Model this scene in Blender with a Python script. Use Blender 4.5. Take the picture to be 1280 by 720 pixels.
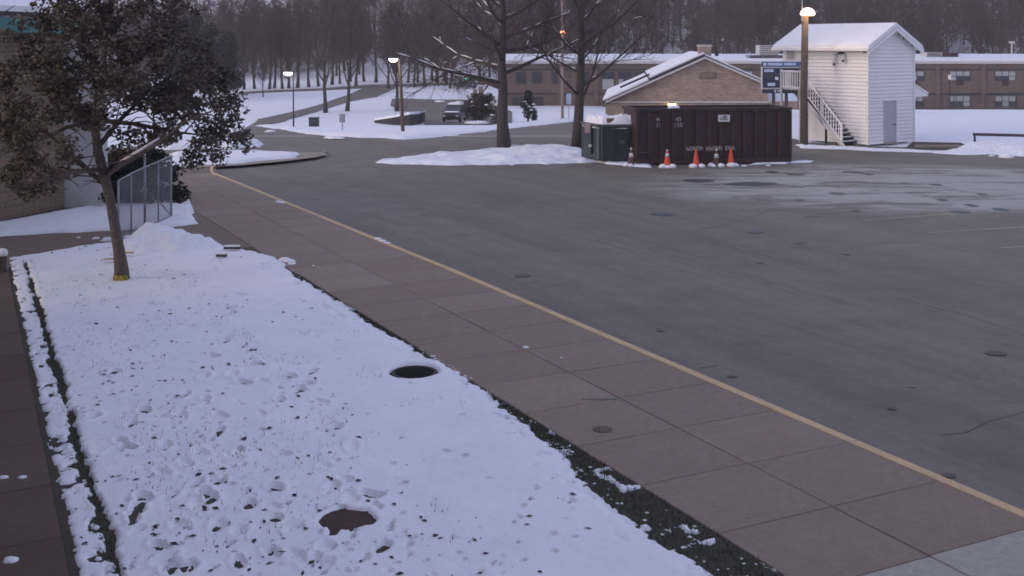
import bpy, bmesh, math, random
import numpy as np
from mathutils import Vector, Matrix
from mathutils.geometry import delaunay_2d_cdt

for o in list(bpy.data.objects):
    bpy.data.objects.remove(o)
scene = bpy.context.scene
C = scene.collection
R = math.radians

# ---------------------------------------------------------------- camera, sky, sun, exposure
# levelled camera on an upper storey, frame shifted down (verticals stay vertical)
F, CX, HY, CH = 1433.0, 640.0, 57.0, 5.0          # focal length and horizon, in 1280x720 photo pixels
cam_d = bpy.data.cameras.new('camera')
cam_d.sensor_width = 36.0
cam_d.lens = F / 1280.0 * 36.0
cam_d.shift_y = -(360.0 - HY) / 1280.0
cam_d.clip_start = 0.5
cam_d.clip_end = 4000.0
cam = bpy.data.objects.new('camera', cam_d)
cam.location = (0, 0, CH)
cam.rotation_euler = (R(90), 0, 0)
C.objects.link(cam)
scene.camera = cam

SUN_EL, SUN_AZ = 14.0, -112.0                      # azimuth from +Y, clockwise positive: low sun at the left, behind the camera
world = bpy.data.worlds.new('World')
scene.world = world
world.use_nodes = True
wn, wl = world.node_tree.nodes, world.node_tree.links
wn.clear()
w_out = wn.new('ShaderNodeOutputWorld')
w_bg = wn.new('ShaderNodeBackground')
w_sky = wn.new('ShaderNodeTexSky')
w_sky.sky_type = 'NISHITA'
w_sky.sun_disc = False
w_sky.sun_elevation = R(SUN_EL)
w_sky.sun_rotation = R(SUN_AZ)
w_sky.dust_density = 2.0
w_mix = wn.new('ShaderNodeMix')                     # an even, thin overcast over the clear sky
w_mix.data_type = 'RGBA'
w_mix.inputs[0].default_value = 0.70
w_mix.inputs[7].default_value = (3.15, 3.32, 5.0, 1)
w_bg.inputs[1].default_value = 0.13
wl.new(w_sky.outputs[0], w_mix.inputs[6])
wl.new(w_mix.outputs[2], w_bg.inputs[0])
wl.new(w_bg.outputs[0], w_out.inputs[0])

sun_d = bpy.data.lights.new('sun', 'SUN')
sun_d.energy = 0.80
sun_d.angle = R(30)
sun_d.color = (1.0, 0.80, 0.72)
sun = bpy.data.objects.new('sun', sun_d)
_d = Vector((math.sin(R(SUN_AZ)) * math.cos(R(SUN_EL)), math.cos(R(SUN_AZ)) * math.cos(R(SUN_EL)), math.sin(R(SUN_EL))))
sun.rotation_euler = _d.to_track_quat('Z', 'Y').to_euler()
sun.location = (-30, -10, 40)
C.objects.link(sun)

scene.render.engine = 'CYCLES'
scene.view_settings.view_transform = 'Standard'
scene.view_settings.look = 'None'
scene.view_settings.gamma = 1.0
scene.view_settings.use_curve_mapping = False
scene.view_settings.exposure = 0.62
scene.cycles.use_denoising = True
scene.cycles.max_bounces = 6
scene.cycles.diffuse_bounces = 3
scene.cycles.transparent_max_bounces = 6
scene.cycles.volume_bounces = 0
scene.cycles.filter_width = 1.7

# ---------------------------------------------------------------- helpers
rng = np.random.default_rng(7)
random.seed(7)

def smooth(a, b, x):
    t = np.clip((np.asarray(x, float) - a) / (b - a), 0, 1)
    return t * t * (3 - 2 * t)

def vnoise(x, y, seed):
    r = np.random.default_rng(seed)
    T = r.random((257, 257))
    x = np.asarray(x, float); y = np.asarray(y, float)
    xi = np.floor(x).astype(int); yi = np.floor(y).astype(int)
    fx = x - xi; fy = y - yi
    fx = fx * fx * (3 - 2 * fx); fy = fy * fy * (3 - 2 * fy)
    a = T[xi % 256, yi % 256]; b = T[(xi + 1) % 256, yi % 256]
    c = T[xi % 256, (yi + 1) % 256]; d = T[(xi + 1) % 256, (yi + 1) % 256]
    return (a * (1 - fx) + b * fx) * (1 - fy) + (c * (1 - fx) + d * fx) * fy

def fbm(x, y, scale, seed, octaves=4):
    """-1..1"""
    s = 0; a = 1; n = 0
    for k in range(octaves):
        s = s + a * (vnoise(np.asarray(x) / scale * 2 ** k + 17.3 * k, np.asarray(y) / scale * 2 ** k + 5.1 * k, seed + k) * 2 - 1)
        n += a; a *= 0.5
    return s / n

# terrain: a plateau that falls away behind the lot, a low valley with the school, then a wooded hill
def table(pts, blur=5):
    xs = np.arange(0, 1301, 1.0)
    ys = np.interp(xs, [p[0] for p in pts], [p[1] for p in pts])
    k = np.ones(2 * blur + 1) / (2 * blur + 1)
    return np.convolve(np.pad(ys, blur, mode='edge'), k, mode='valid')
_HL = table([(0, 0), (62, 0), (75, -.65), (100, -2.05), (130, -3.6), (150, -3.3), (165, -2.8), (200, -2.4), (240, -2.0), (280, -1.2), (350, 1.8), (420, 5), (520, 9), (620, 10), (1300, 10)])
_HH = table([(0, 0), (62, 0), (75, -.65), (100, -2.05), (130, -3.6), (150, -3.3), (165, -2.8), (200, -2.4), (240, -1.0), (280, 4), (350, 16), (420, 28), (520, 46), (620, 60), (1300, 60)])
_HR = table([(0, 0), (88, 0), (97, -4.7), (170, -4.7), (205, -3.5), (240, 1), (300, 10), (360, 20), (420, 30), (520, 47), (620, 60), (1300, 60)], 2)
def hf(X, Y):
    X = np.asarray(X, float); Y = np.asarray(Y, float)
    i = np.clip(Y, 0, 1299); xs = np.arange(0, 1301, 1.0)
    a = np.interp(i, xs, _HL); b = np.interp(i, xs, _HH); c = np.interp(i, xs, _HR)
    w = smooth(-.20, -.11, X / np.maximum(Y, 1)) * smooth(200, 250, Y)
    l = a * (1 - w) + b * w
    w2 = smooth(11, 19, X)
    return l * (1 - w2) + c * w2

def P(x, y, z=0.0):
    d = F * (CH - z) / (y - HY)
    return Vector(((x - CX) * d / F, d, z))
def AT(x, y, Y):
    return Vector(((x - CX) * Y / F, Y, CH - (y - HY) * Y / F))
def G(x, y):
    Y = np.arange(6, 900, .25)
    X = (x - CX) * Y / F
    ray = CH - (y - HY) * Y / F
    hit = np.nonzero(hf(X, Y) >= ray)[0]
    k = hit[0] if len(hit) else len(Y) - 1
    return Vector((X[k], Y[k], float(hf(X[k], Y[k]))))
def ground(X, Y):
    return float(hf(X, Y))

# walk frame: origin on the lawn-side edge of the pavement, U away from the camera, V to the kerb
SO = np.array([1.42, 12.71]); SU = np.array([-.4545, .8908]); SV = np.array([.8908, .4545])
def SVP(s, v, z=0.0):
    p = SO + SU * s + SV * v
    return (p[0], p[1], z)

LOC = {}
def _setprops(o, label, cat, group, kind):
    if label: o['label'] = label
    if cat: o['category'] = cat
    if group: o['group'] = group
    if kind: o['kind'] = kind
def thing(name, label, cat, loc=(0, 0, 0), group=None, kind=None):
    o = bpy.data.objects.new(name, None)
    o.empty_display_size = .2
    o.location = loc
    C.objects.link(o)
    LOC[o.name] = Vector(loc)
    _setprops(o, label, cat, group, kind)
    return o
def link_mesh(name, me, mat=None, parent=None, label=None, cat=None, group=None, kind=None, loc=(0, 0, 0)):
    o = bpy.data.objects.new(name, me)
    C.objects.link(o)
    if mat and not me.materials: me.materials.append(mat)
    if parent: o.parent = parent
    o.location = loc
    LOC[o.name] = Vector(loc) + (LOC[parent.name] if parent else Vector())
    _setprops(o, label, cat, group, kind)
    return o

class MB:
    """collects shapes given in world (or local) coordinates"""
    def __init__(self): self.v = []; self.f = []
    def add(self, vs, fs):
        n = len(self.v)
        self.v += [tuple(p) for p in vs]
        self.f += [tuple(i + n for i in f) for f in fs]
        return self
    def box(self, c, s, ax=None, ay=None, az=None):
        ax = Vector(ax or (1, 0, 0)).normalized(); ay = Vector(ay or (0, 1, 0)).normalized(); az = Vector(az or (0, 0, 1)).normalized()
        c = Vector(c)
        vs = [c + ax * (i * s[0] / 2) + ay * (j * s[1] / 2) + az * (k * s[2] / 2) for k in (-1, 1) for j in (-1, 1) for i in (-1, 1)]
        return self.add(vs, [(0, 2, 3, 1), (4, 5, 7, 6), (0, 1, 5, 4), (1, 3, 7, 5), (3, 2, 6, 7), (2, 0, 4, 6)])
    def span(self, x0, x1, y0, y1, z0, z1):
        return self.box(((x0 + x1) / 2, (y0 + y1) / 2, (z0 + z1) / 2), (x1 - x0, y1 - y0, z1 - z0))
    def prism(self, poly, d):
        """polygon (3-D points) swept by vector d"""
        n = len(poly); d = Vector(d)
        vs = [Vector(p) for p in poly] + [Vector(p) + d for p in poly]
        fs = [tuple(range(n))[::-1], tuple(range(n, 2 * n))] + [(i, (i + 1) % n, n + (i + 1) % n, n + i) for i in range(n)]
        return self.add(vs, fs)
    def tube(self, pts, rad, n=6, caps=True):
        pts = [Vector(p) for p in pts]
        if not hasattr(rad, '__len__'): rad = [rad] * len(pts)
        vs = []; fs = []
        ref = None
        for i, p in enumerate(pts):
            t = (pts[min(i + 1, len(pts) - 1)] - pts[max(i - 1, 0)])
            t = t.normalized() if t.length > 1e-9 else Vector((0, 0, 1))
            if ref is None:
                ref = Vector((1, 0, 0)) if abs(t.x) < .8 else Vector((0, 1, 0))
            a = (ref - t * ref.dot(t)).normalized(); ref = a
            b = t.cross(a)
            for k in range(n):
                an = 2 * math.pi * k / n
                vs.append(p + (a * math.cos(an) + b * math.sin(an)) * rad[i])
        for i in range(len(pts) - 1):
            for k in range(n):
                fs.append((i * n + k, i * n + (k + 1) % n, (i + 1) * n + (k + 1) % n, (i + 1) * n + k))
        if caps:
            fs.append(tuple(range(n))[::-1]); fs.append(tuple(range((len(pts) - 1) * n, len(pts) * n)))
        return self.add(vs, fs)
    def lathe(self, c, prof, n=16):
        c = Vector(c)
        vs = [c + Vector((r * math.cos(2 * math.pi * k / n), r * math.sin(2 * math.pi * k / n), z)) for r, z in prof for k in range(n)]
        fs = [(i * n + k, i * n + (k + 1) % n, (i + 1) * n + (k + 1) % n, (i + 1) * n + k) for i in range(len(prof) - 1) for k in range(n)]
        fs += [tuple(range(n))[::-1], tuple(range((len(prof) - 1) * n, len(prof) * n))]
        return self.add(vs, fs)
    def mesh(self, name, off=Vector(), smooth_=False, bevel=0):
        me = bpy.data.meshes.new(name)
        me.from_pydata([(p[0] - off[0], p[1] - off[1], p[2] - off[2]) for p in self.v], [], self.f)
        bm = bmesh.new(); bm.from_mesh(me)
        bmesh.ops.recalc_face_normals(bm, faces=bm.faces)
        if bevel:
            bmesh.ops.bevel(bm, geom=list(bm.edges), offset=bevel, segments=2, profile=.7, affect='EDGES')
        bm.to_mesh(me); bm.free()
        if smooth_: me.polygons.foreach_set('use_smooth', [True] * len(me.polygons))
        return me
    def build(self, name, mat, parent=None, label=None, cat=None, group=None, kind=None, smooth_=False, bevel=0):
        off = LOC[parent.name] if parent else Vector()
        return link_mesh(name, self.mesh(name, off, smooth_, bevel), mat, parent, label, cat, group, kind)

def np_mesh(name, V, Q, smooth_=False):
    """V (n,3), Q (m,k) faces of equal size"""
    me = bpy.data.meshes.new(name)
    V = np.ascontiguousarray(V, np.float32); Q = np.ascontiguousarray(Q, np.int32)
    k = Q.shape[1]
    me.vertices.add(len(V)); me.vertices.foreach_set('co', V.ravel())
    me.loops.add(Q.size); me.loops.foreach_set('vertex_index', Q.ravel())
    me.polygons.add(len(Q))
    me.polygons.foreach_set('loop_start', np.arange(0, Q.size, k, dtype=np.int32))
    me.polygons.foreach_set('loop_total', np.full(len(Q), k, np.int32))
    if smooth_: me.polygons.foreach_set('use_smooth', np.ones(len(Q), bool))
    me.update(calc_edges=True); me.validate()
    return me

def sheet(name, poly, mat, zf, step=3.0, **kw):
    """a conforming sheet over a ground polygon (list of (x, y))"""
    pts = []
    n = len(poly)
    for i in range(n):
        a = np.array(poly[i][:2]); b = np.array(poly[(i + 1) % n][:2])
        m = max(1, int(np.linalg.norm(b - a) / step))
        for j in range(m): pts.append(a + (b - a) * j / m)
    nb = len(pts)
    A = np.array(pts)
    gx, gy = np.meshgrid(np.arange(A[:, 0].min() + .3, A[:, 0].max(), step), np.arange(A[:, 1].min() + .3, A[:, 1].max(), step))
    gp = np.stack([gx.ravel(), gy.ravel()], 1)
    d = sdist(gp[:, 0], gp[:, 1], A)
    gp = gp[d > step * .35]
    allp = [Vector(p) for p in A] + [Vector(p) for p in gp]
    res = delaunay_2d_cdt(allp, [(i, (i + 1) % nb) for i in range(nb)], [], 1, 1e-5)
    vs = [(p[0], p[1], zf(p[0], p[1])) for p in res[0]]
    me = bpy.data.meshes.new(name)
    me.from_pydata(vs, [], res[2])
    bm = bmesh.new(); bm.from_mesh(me)
    for f in bm.faces:
        if f.normal.z < 0: f.normal_flip()
    bm.to_mesh(me); bm.free()
    return link_mesh(name, me, mat, **kw)

def sdist(X, Y, poly):
    """signed distance to a polygon, positive inside"""
    poly = np.asarray(poly, float)[:, :2]
    best = np.full(np.shape(X), 1e9); inside = np.zeros(np.shape(X), bool)
    for i in range(len(poly)):
        a = poly[i]; b = poly[(i + 1) % len(poly)]
        ab = b - a; L = max(ab @ ab, 1e-12)
        t = np.clip(((X - a[0]) * ab[0] + (Y - a[1]) * ab[1]) / L, 0, 1)
        best = np.minimum(best, np.hypot(X - a[0] - t * ab[0], Y - a[1] - t * ab[1]))
        if a[1] != b[1]:
            c = ((a[1] > Y) != (b[1] > Y)) & (X < (b[0] - a[0]) * (Y - a[1]) / (b[1] - a[1]) + a[0])
            inside ^= c
    return np.where(inside, best, -best)

def snow_patch(name, poly, h, edge, res, amp, ragged, rscale, mat, zf, seed=1, nscale=None, extra=None, **kw):
    A = np.array([p[:2] for p in poly], float)
    m = ragged + edge
    xs = np.arange(A[:, 0].min() - m, A[:, 0].max() + m + res, res); ys = np.arange(A[:, 1].min() - m, A[:, 1].max() + m + res, res)
    X, Y = np.meshgrid(xs, ys, indexing='ij')
    d = sdist(X, Y, A) + fbm(X, Y, rscale, seed, 4) * ragged
    H = smooth(-edge * .35, edge, d) ** .6 * h + smooth(0, edge * 2, d) * fbm(X, Y, nscale or rscale * 2, seed + 40, 5) * amp
    if extra is not None: H = H + extra(X, Y) * smooth(0, edge, d)
    H = np.where(d < -edge * .35, -.08, H - .012)
    Z = zf(X, Y) + H
    nx, ny = X.shape
    idx = np.arange(nx * ny).reshape(nx, ny)
    q = np.stack([idx[:-1, :-1], idx[1:, :-1], idx[1:, 1:], idx[:-1, 1:]], -1).reshape(-1, 4)
    keep = (H.ravel()[q] > -.05).any(1)
    q = q[keep]
    used, inv = np.unique(q, return_inverse=True)
    V = np.stack([X.ravel(), Y.ravel(), Z.ravel()], 1)[used]
    me = np_mesh(name, V, inv.reshape(-1, 4), True)
    return link_mesh(name, me, mat, **kw)

# ---------------------------------------------------------------- materials
def new_mat(name):
    m = bpy.data.materials.new(name); m.use_nodes = True
    nt = m.node_tree
    b = nt.nodes['Principled BSDF']
    return m, nt, nt.nodes, nt.links, b
def noise_node(nt, scale, detail=4, rough=.6, vec=None, dist=0):
    n = nt.nodes.new('ShaderNodeTexNoise')
    n.inputs['Scale'].default_value = scale; n.inputs['Detail'].default_value = detail; n.inputs['Roughness'].default_value = rough
    n.inputs['Distortion'].default_value = dist
    if vec is not None: nt.links.new(vec, n.inputs['Vector'])
    return n
def ramp(nt, fac, stops):
    r = nt.nodes.new('ShaderNodeValToRGB')
    while len(r.color_ramp.elements) < len(stops): r.color_ramp.elements.new(.5)
    for e, (p, c) in zip(r.color_ramp.elements, stops):
        e.position = p; e.color = (c[0], c[1], c[2], 1) if hasattr(c, '__len__') else (c, c, c, 1)
    nt.links.new(fac, r.inputs[0])
    return r.outputs[0]
def mixc(nt, fac, a, b, mode='MIX'):
    m = nt.nodes.new('ShaderNodeMix'); m.data_type = 'RGBA'; m.blend_type = mode
    for sock, val in ((m.inputs[0], fac), (m.inputs[6], a), (m.inputs[7], b)):
        if isinstance(val, (int, float)): sock.default_value = val
        elif isinstance(val, tuple): sock.default_value = (*val, 1)
        else: nt.links.new(val, sock)
    return m.outputs[2]
def coords(nt, kind='Object', scale=(1, 1, 1), rot=(0, 0, 0), geo=False):
    if geo:
        src = nt.nodes.new('ShaderNodeNewGeometry').outputs['Position']
    else:
        src = nt.nodes.new('ShaderNodeTexCoord').outputs[kind]
    mp = nt.nodes.new('ShaderNodeMapping')
    mp.inputs['Scale'].default_value = scale; mp.inputs['Rotation'].default_value = rot
    nt.links.new(src, mp.inputs['Vector'])
    return mp.outputs[0]
def bump(nt, b, height, strength, dist):
    n = nt.nodes.new('ShaderNodeBump')
    n.inputs['Strength'].default_value = strength; n.inputs['Distance'].default_value = dist
    nt.links.new(height, n.inputs['Height']); nt.links.new(n.outputs[0], b.inputs['Normal'])
def plain(name, c1, c2=None, scale=3.0, rough=.7, metal=0, bmp=0, spec=.5):
    m, nt, N, L, b = new_mat(name)
    c2 = c2 or tuple(x * .78 for x in c1)
    v = coords(nt)
    n = noise_node(nt, scale, 6, .65, v)
    n2 = noise_node(nt, scale * 9, 3, .6, v)
    f = mixc(nt, .35, n.outputs[0], n2.outputs[0])
    L.new(ramp(nt, f, [(.34, c2), (.66, c1)]), b.inputs['Base Color'])
    b.inputs['Roughness'].default_value = rough; b.inputs['Metallic'].default_value = metal
    b.inputs['Specular IOR Level'].default_value = spec
    if bmp: bump(nt, b, n2.outputs[0], .5, bmp)
    return m
def emit(name, col, strength):
    m, nt, N, L, b = new_mat(name)
    b.inputs['Base Color'].default_value = (*col, 1)
    b.inputs['Emission Color'].default_value = (*col, 1); b.inputs['Emission Strength'].default_value = strength
    return m
def glass(name, col=(.05, .06, .08), rough=.12):
    m, nt, N, L, b = new_mat(name)
    b.inputs['Base Color'].default_value = (*col, 1); b.inputs['Roughness'].default_value = rough
    b.inputs['Specular IOR Level'].default_value = .6
    return m

M = {}
def snow_mat(name, dirt=0.0):
    m, nt, N, L, b = new_mat(name)
    v = coords(nt)
    n = noise_node(nt, 1.3, 6, .6, v); n2 = noise_node(nt, 22, 5, .7, v); n3 = noise_node(nt, 5, 6, .7, v)
    base = ramp(nt, n.outputs[0], [(.3, (.80, .81, .84)), (.7, (.88, .88, .89))])
    if dirt:
        base = mixc(nt, ramp(nt, n3.outputs[0], [(.56, 0.0), (.72, dirt)]), base, (.24, .22, .20))
    L.new(base, b.inputs['Base Color'])
    b.inputs['Roughness'].default_value = .75; b.inputs['Specular IOR Level'].default_value = .2
    h = mixc(nt, .5, n2.outputs[0], n3.outputs[0])
    n4 = noise_node(nt, 55, 4, .75, v)
    h = mixc(nt, .35, h, n4.outputs[0])
    bump(nt, b, h, .65, .04)
    return m
M['snow'] = snow_mat('snow')
def terrain_mat():
    # snow that thins to leaf litter under the wood on the hill
    m, nt, N, L, b = new_mat('snowy_ground')
    v = coords(nt)
    n = noise_node(nt, .35, 6, .7, v); n2 = noise_node(nt, .02, 3, .6, v)
    sep = N.new('ShaderNodeSeparateXYZ'); L.new(v, sep.inputs[0])
    mr = N.new('ShaderNodeMapRange'); mr.inputs[1].default_value = 225; mr.inputs[2].default_value = 275; L.new(sep.outputs[1], mr.inputs[0])
    lit = ramp(nt, mixc(nt, .4, n.outputs[0], n2.outputs[0]), [(.46, 1.0), (.66, .45)])
    f = mixc(nt, 1.0, mr.outputs[0], lit, 'MULTIPLY')
    L.new(mixc(nt, f, (.85, .855, .87), (.085, .062, .048)), b.inputs['Base Color'])
    b.inputs['Roughness'].default_value = .8; b.inputs['Specular IOR Level'].default_value = .2
    return m
M['terrain'] = terrain_mat()
M['snow_dirty'] = snow_mat('snow_dirty', .8)
M['snow_grey'] = snow_mat('snow_grey', .35)

def asphalt_mat():
    m, nt, N, L, b = new_mat('asphalt')
    v = coords(nt)
    big = noise_node(nt, .11, 6, .6, v, .6); mid = noise_node(nt, .9, 6, .65, v); fine = noise_node(nt, 45, 3, .7, v)
    vr = coords(nt, rot=(0, 0, R(-27)))
    mp2 = N.new('ShaderNodeMapping'); mp2.inputs['Scale'].default_value = (1, .045, 1); L.new(vr, mp2.inputs['Vector'])
    streak = noise_node(nt, .55, 6, .7, mp2.outputs[0]); streak2 = noise_node(nt, 2.6, 4, .6, mp2.outputs[0]); mott = noise_node(nt, 5.5, 5, .75, v)
    c = ramp(nt, big.outputs[0], [(.3, (.140, .122, .098)), (.7, (.176, .154, .124))])
    c = mixc(nt, ramp(nt, streak.outputs[0], [(.42, 0.0), (.68, .75)]), c, (.215, .190, .155))
    c = mixc(nt, ramp(nt, streak2.outputs[0], [(.50, 0.0), (.72, .5)]), c, (.112, .098, .080))
    c = mixc(nt, .5, c, ramp(nt, mott.outputs[0], [(.3, .72), (.7, 1.28)]), 'MULTIPLY')
    c = mixc(nt, ramp(nt, mid.outputs[0], [(.58, 0.0), (.72, .28)]), c, (.106, .091, .072))
    c = mixc(nt, .35, c, ramp(nt, fine.outputs[0], [(.3, .55), (.7, 1.35)]), 'MULTIPLY')
    # dried road salt: a stain with its own shape across the far side of the lot
    sep = N.new('ShaderNodeSeparateXYZ'); L.new(v, sep.inputs[0])
    def mth(op, a, b_=None):
        n = N.new('ShaderNodeMath'); n.operation = op
        for s_, val in zip(n.inputs, (a, b_)):
            if val is None: continue
            if isinstance(val, (int, float)): s_.default_value = val
            else: L.new(val, s_)
        return n.outputs[0]
    dx = mth('DIVIDE', mth('SUBTRACT', sep.outputs[0], 14.5), 10.5); dy = mth('DIVIDE', mth('SUBTRACT', sep.outputs[1], 41.0), 8.0)
    rr = mth('ADD', mth('MULTIPLY', dx, dx), mth('MULTIPLY', dy, dy))
    vv = coords(nt, scale=(.35, 1, 1), rot=(0, 0, R(-6))); sn = noise_node(nt, .75, 7, .68, vv, .8)
    mask = mth('MULTIPLY', mth('MAXIMUM', mth('SUBTRACT', 1.0, rr), 0.0), 1.6)
    mask = mth('MINIMUM', mth('MULTIPLY', mask, mth('MAXIMUM', mth('MULTIPLY', mth('SUBTRACT', sn.outputs[0], .40), 5.5), 0.0)), .78)
    c = mixc(nt, mask, c, (.42, .41, .37))
    L.new(c, b.inputs['Base Color'])
    L.new(ramp(nt, mid.outputs[0], [(.3, .62), (.7, .85)]), b.inputs['Roughness'])
    b.inputs['Specular IOR Level'].default_value = .35
    bump(nt, b, fine.outputs[0], .4, .006)
    return m
M['asphalt'] = asphalt_mat()

def concrete_mat(name, cols, rnd=True, scale=1.0):
    m, nt, N, L, b = new_mat(name)
    v = coords(nt)
    info = N.new('ShaderNodeObjectInfo')
    n = noise_node(nt, .9 * scale, 6, .62, v, .4); f = noise_node(nt, 60, 3, .7, v); st = noise_node(nt, 3.1, 6, .7, v)
    base = ramp(nt, info.outputs['Random'] if rnd else n.outputs[0], cols)
    base = mixc(nt, ramp(nt, n.outputs[0], [(.35, 0.0), (.75, .40)]), base, tuple(x * .72 for x in cols[0][1]))
    base = mixc(nt, ramp(nt, st.outputs[0], [(.6, 0.0), (.78, .35)]), base, tuple(x * 1.25 for x in cols[-1][1]))
    gr = noise_node(nt, 9, 5, .75, v)
    base = mixc(nt, .5, base, ramp(nt, gr.outputs[0], [(.3, .74), (.7, 1.26)]), 'MULTIPLY')
    base = mixc(nt, .30, base, ramp(nt, f.outputs[0], [(.3, .6), (.7, 1.3)]), 'MULTIPLY')
    L.new(base, b.inputs['Base Color'])
    b.inputs['Roughness'].default_value = .82; b.inputs['Specular IOR Level'].default_value = .3
    bump(nt, b, f.outputs[0], .4, .004)
    return m
M['slab'] = concrete_mat('pavement_concrete', [(0, (.258, .182, .138)), (.35, (.262, .190, .145)), (.7, (.260, .200, .158)), (1, (.282, .224, .180))])
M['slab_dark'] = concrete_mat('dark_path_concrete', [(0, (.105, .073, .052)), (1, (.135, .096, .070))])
M['walk'] = concrete_mat('walk_concrete', [(.3, (.185, .135, .102)), (.7, (.222, .168, .130))], False, .5)
M['pale_concrete'] = concrete_mat('pale_concrete', [(.3, (.35, .315, .27)), (.7, (.43, .39, .335))], False)
M['joint'] = plain('joint_fill', (.145, .108, .086), (.09, .068, .055), 8, .95)
M['kerb'] = concrete_mat('kerb_concrete', [(.3, (.30, .25, .20)), (.7, (.38, .32, .26))], False)

def yellow_mat():
    m, nt, N, L, b = new_mat('worn_yellow_paint')
    v = coords(nt)
    n = noise_node(nt, 2.2, 7, .7, v); f = noise_node(nt, 28, 4, .7, v)
    c = ramp(nt, n.outputs[0], [(.32, (.50, .36, .20)), (.62, (.62, .43, .23))])
    c = mixc(nt, ramp(nt, f.outputs[0], [(.54, 0.0), (.68, .7)]), c, (.32, .25, .19))
    L.new(c, b.inputs['Base Color']); b.inputs['Roughness'].default_value = .8
    return m
M['yellow'] = yellow_mat()

def brick_mat(name, c1, c2, mortar, scale=1.0, rot=(R(90), 0, 0), kind='Object'):
    m, nt, N, L, b = new_mat(name)
    v = coords(nt, kind, rot=rot)
    t = N.new('ShaderNodeTexBrick')
    L.new(v, t.inputs['Vector'])
    t.inputs['Scale'].default_value = scale
    t.inputs['Color1'].default_value = (*c1, 1); t.inputs['Color2'].default_value = (*c2, 1); t.inputs['Mortar'].default_value = (*mortar, 1)
    t.inputs['Brick Width'].default_value = .42; t.inputs['Row Height'].default_value = .14; t.inputs['Mortar Size'].default_value = .012
    t.inputs['Bias'].default_value = -.1
    n = noise_node(nt, .6, 6, .65, coords(nt, kind))
    col = mixc(nt, .55, t.outputs[0], ramp(nt, n.outputs[0], [(.3, .62), (.7, 1.25)]), 'MULTIPLY')
    L.new(col, b.inputs['Base Color']); b.inputs['Roughness'].default_value = .9; b.inputs['Specular IOR Level'].default_value = .2
    bump(nt, b, t.outputs['Fac'], -.4, .01)
    return m
M['brick'] = brick_mat('brick_tan', (.37, .265, .205), (.24, .17, .132), (.42, .36, .30))
M['brick_school'] = brick_mat('brick_school', (.175, .122, .094), (.140, .098, .076), (.18, .155, .13))
M['brick_left'] = brick_mat('brick_left', (.25, .165, .115), (.18, .12, .083), (.26, .21, .16))

M['soil'] = plain('wet_grass_soil', (.075, .068, .044), (.042, .036, .025), 9, .95, bmp=.02)
M['grass'] = plain('winter_grass', (.105, .100, .058), (.050, .052, .030), 30, .9)
M['bark'] = plain('grey_bark', (.088, .071, .060), (.048, .040, .035), 14, .95, bmp=.02)
M['bark_oak'] = plain('oak_bark', (.155, .122, .098), (.075, .060, .049), 16, .95, bmp=.03)
M['twig'] = plain('bare_twigs', (.100, .077, .062), (.072, .055, .045), 2, .95)
M['twig_far'] = plain('bare_twigs_far', (.090, .064, .050), (.062, .046, .037), .15, .95)
M['leaf'] = plain('dry_oak_leaves', (.145, .117, .082), (.072, .060, .043), .9, .8)
M['needle'] = plain('evergreen_needles', (.020, .026, .018), (.010, .013, .010), 2, .85)
M['litter'] = plain('leaf_litter', (.050, .034, .026), (.020, .015, .013), 4, .9)
M['white_paint'] = plain('white_paint', (.86, .84, .82), (.79, .77, .76), .6, .6)
M['vinyl'] = plain('white_vinyl_siding', (.87, .85, .84), (.81, .79, .78), .7, .55)
M['door_grey'] = plain('grey_door_paint', (.46, .46, .49), (.42, .42, .45), 1.2, .55)
M['trim'] = plain('pale_trim', (.60, .58, .57), None, 2, .6)
M['wood_pole'] = plain('weathered_pole', (.155, .115, .092), (.085, .062, .050), 5, .9, bmp=.01)
M['wood_dark'] = plain('dark_timber', (.075, .065, .06), (.045, .040, .038), 6, .9)
M['steel'] = plain('galvanised_steel', (.32, .32, .33), (.24, .24, .25), 6, .5, .3)
M['steel_dark'] = plain('dark_steel', (.040, .040, .045), (.022, .022, .026), 4, .6)
M['iron'] = plain('cast_iron', (.062, .058, .056), (.036, .034, .034), 14, .7, .2, .01)
M['rust'] = plain('rusty_iron', (.085, .045, .030), (.035, .020, .016), 7, .9, 0, .02)
M['dump_red'] = plain('dark_maroon_steel', (.056, .023, .020), (.030, .014, .013), 1.1, .55, 0, .004)
M['dump_green'] = plain('dark_green_steel', (.030, .041, .047), (.019, .027, .031), 1.3, .5, 0, .004)
M['dump_pale'] = plain('scuffed_green_steel', (.115, .125, .125), (.055, .066, .068), 2.0, .6)
M['orange'] = plain('cone_orange', (.72, .085, .035), (.60, .06, .028), 5, .5)
M['orange_dull'] = plain('cone_orange_grubby', (.16, .05, .04), (.06, .03, .03), 8, .7)
M['reflective'] = plain('cone_white_band', (.72, .70, .68), (.50, .46, .44), 9, .5)
M['rubber'] = plain('black_rubber', (.018, .018, .018), (.012, .012, .012), 6, .8)
M['card'] = plain('wet_cardboard', (.26, .16, .11), (.18, .11, .08), 6, .9)
M['sign_red'] = plain('faded_red_sign', (.42, .22, .22), (.36, .17, .17), 9, .6)
M['stencil'] = plain('worn_stencil_paint', (.62, .60, .57), (.26, .24, .23), 9, .8)
M['sign_white'] = plain('white_sign_plate', (.66, .65, .65), (.56, .55, .55), 5, .5)
M['ink'] = plain('dark_print', (.05, .05, .055), None, 6, .7)
M['teal'] = plain('teal_metal', (.055, .22, .19), (.045, .18, .16), 1, .5)
M['navy'] = plain('navy_panel', (.014, .022, .050), (.010, .014, .030), 2, .45)
M['blue'] = plain('blue_panel', (.055, .13, .26), (.04, .10, .21), 2, .5)
M['lightblue'] = plain('pale_blue_panel', (.42, .50, .62), (.36, .44, .56), 5, .5)
M['glass'] = glass('dark_glass')
M['pane'] = plain('pale_window_blind', (.40, .41, .40), (.30, .31, .31), .8, .3)
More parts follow.
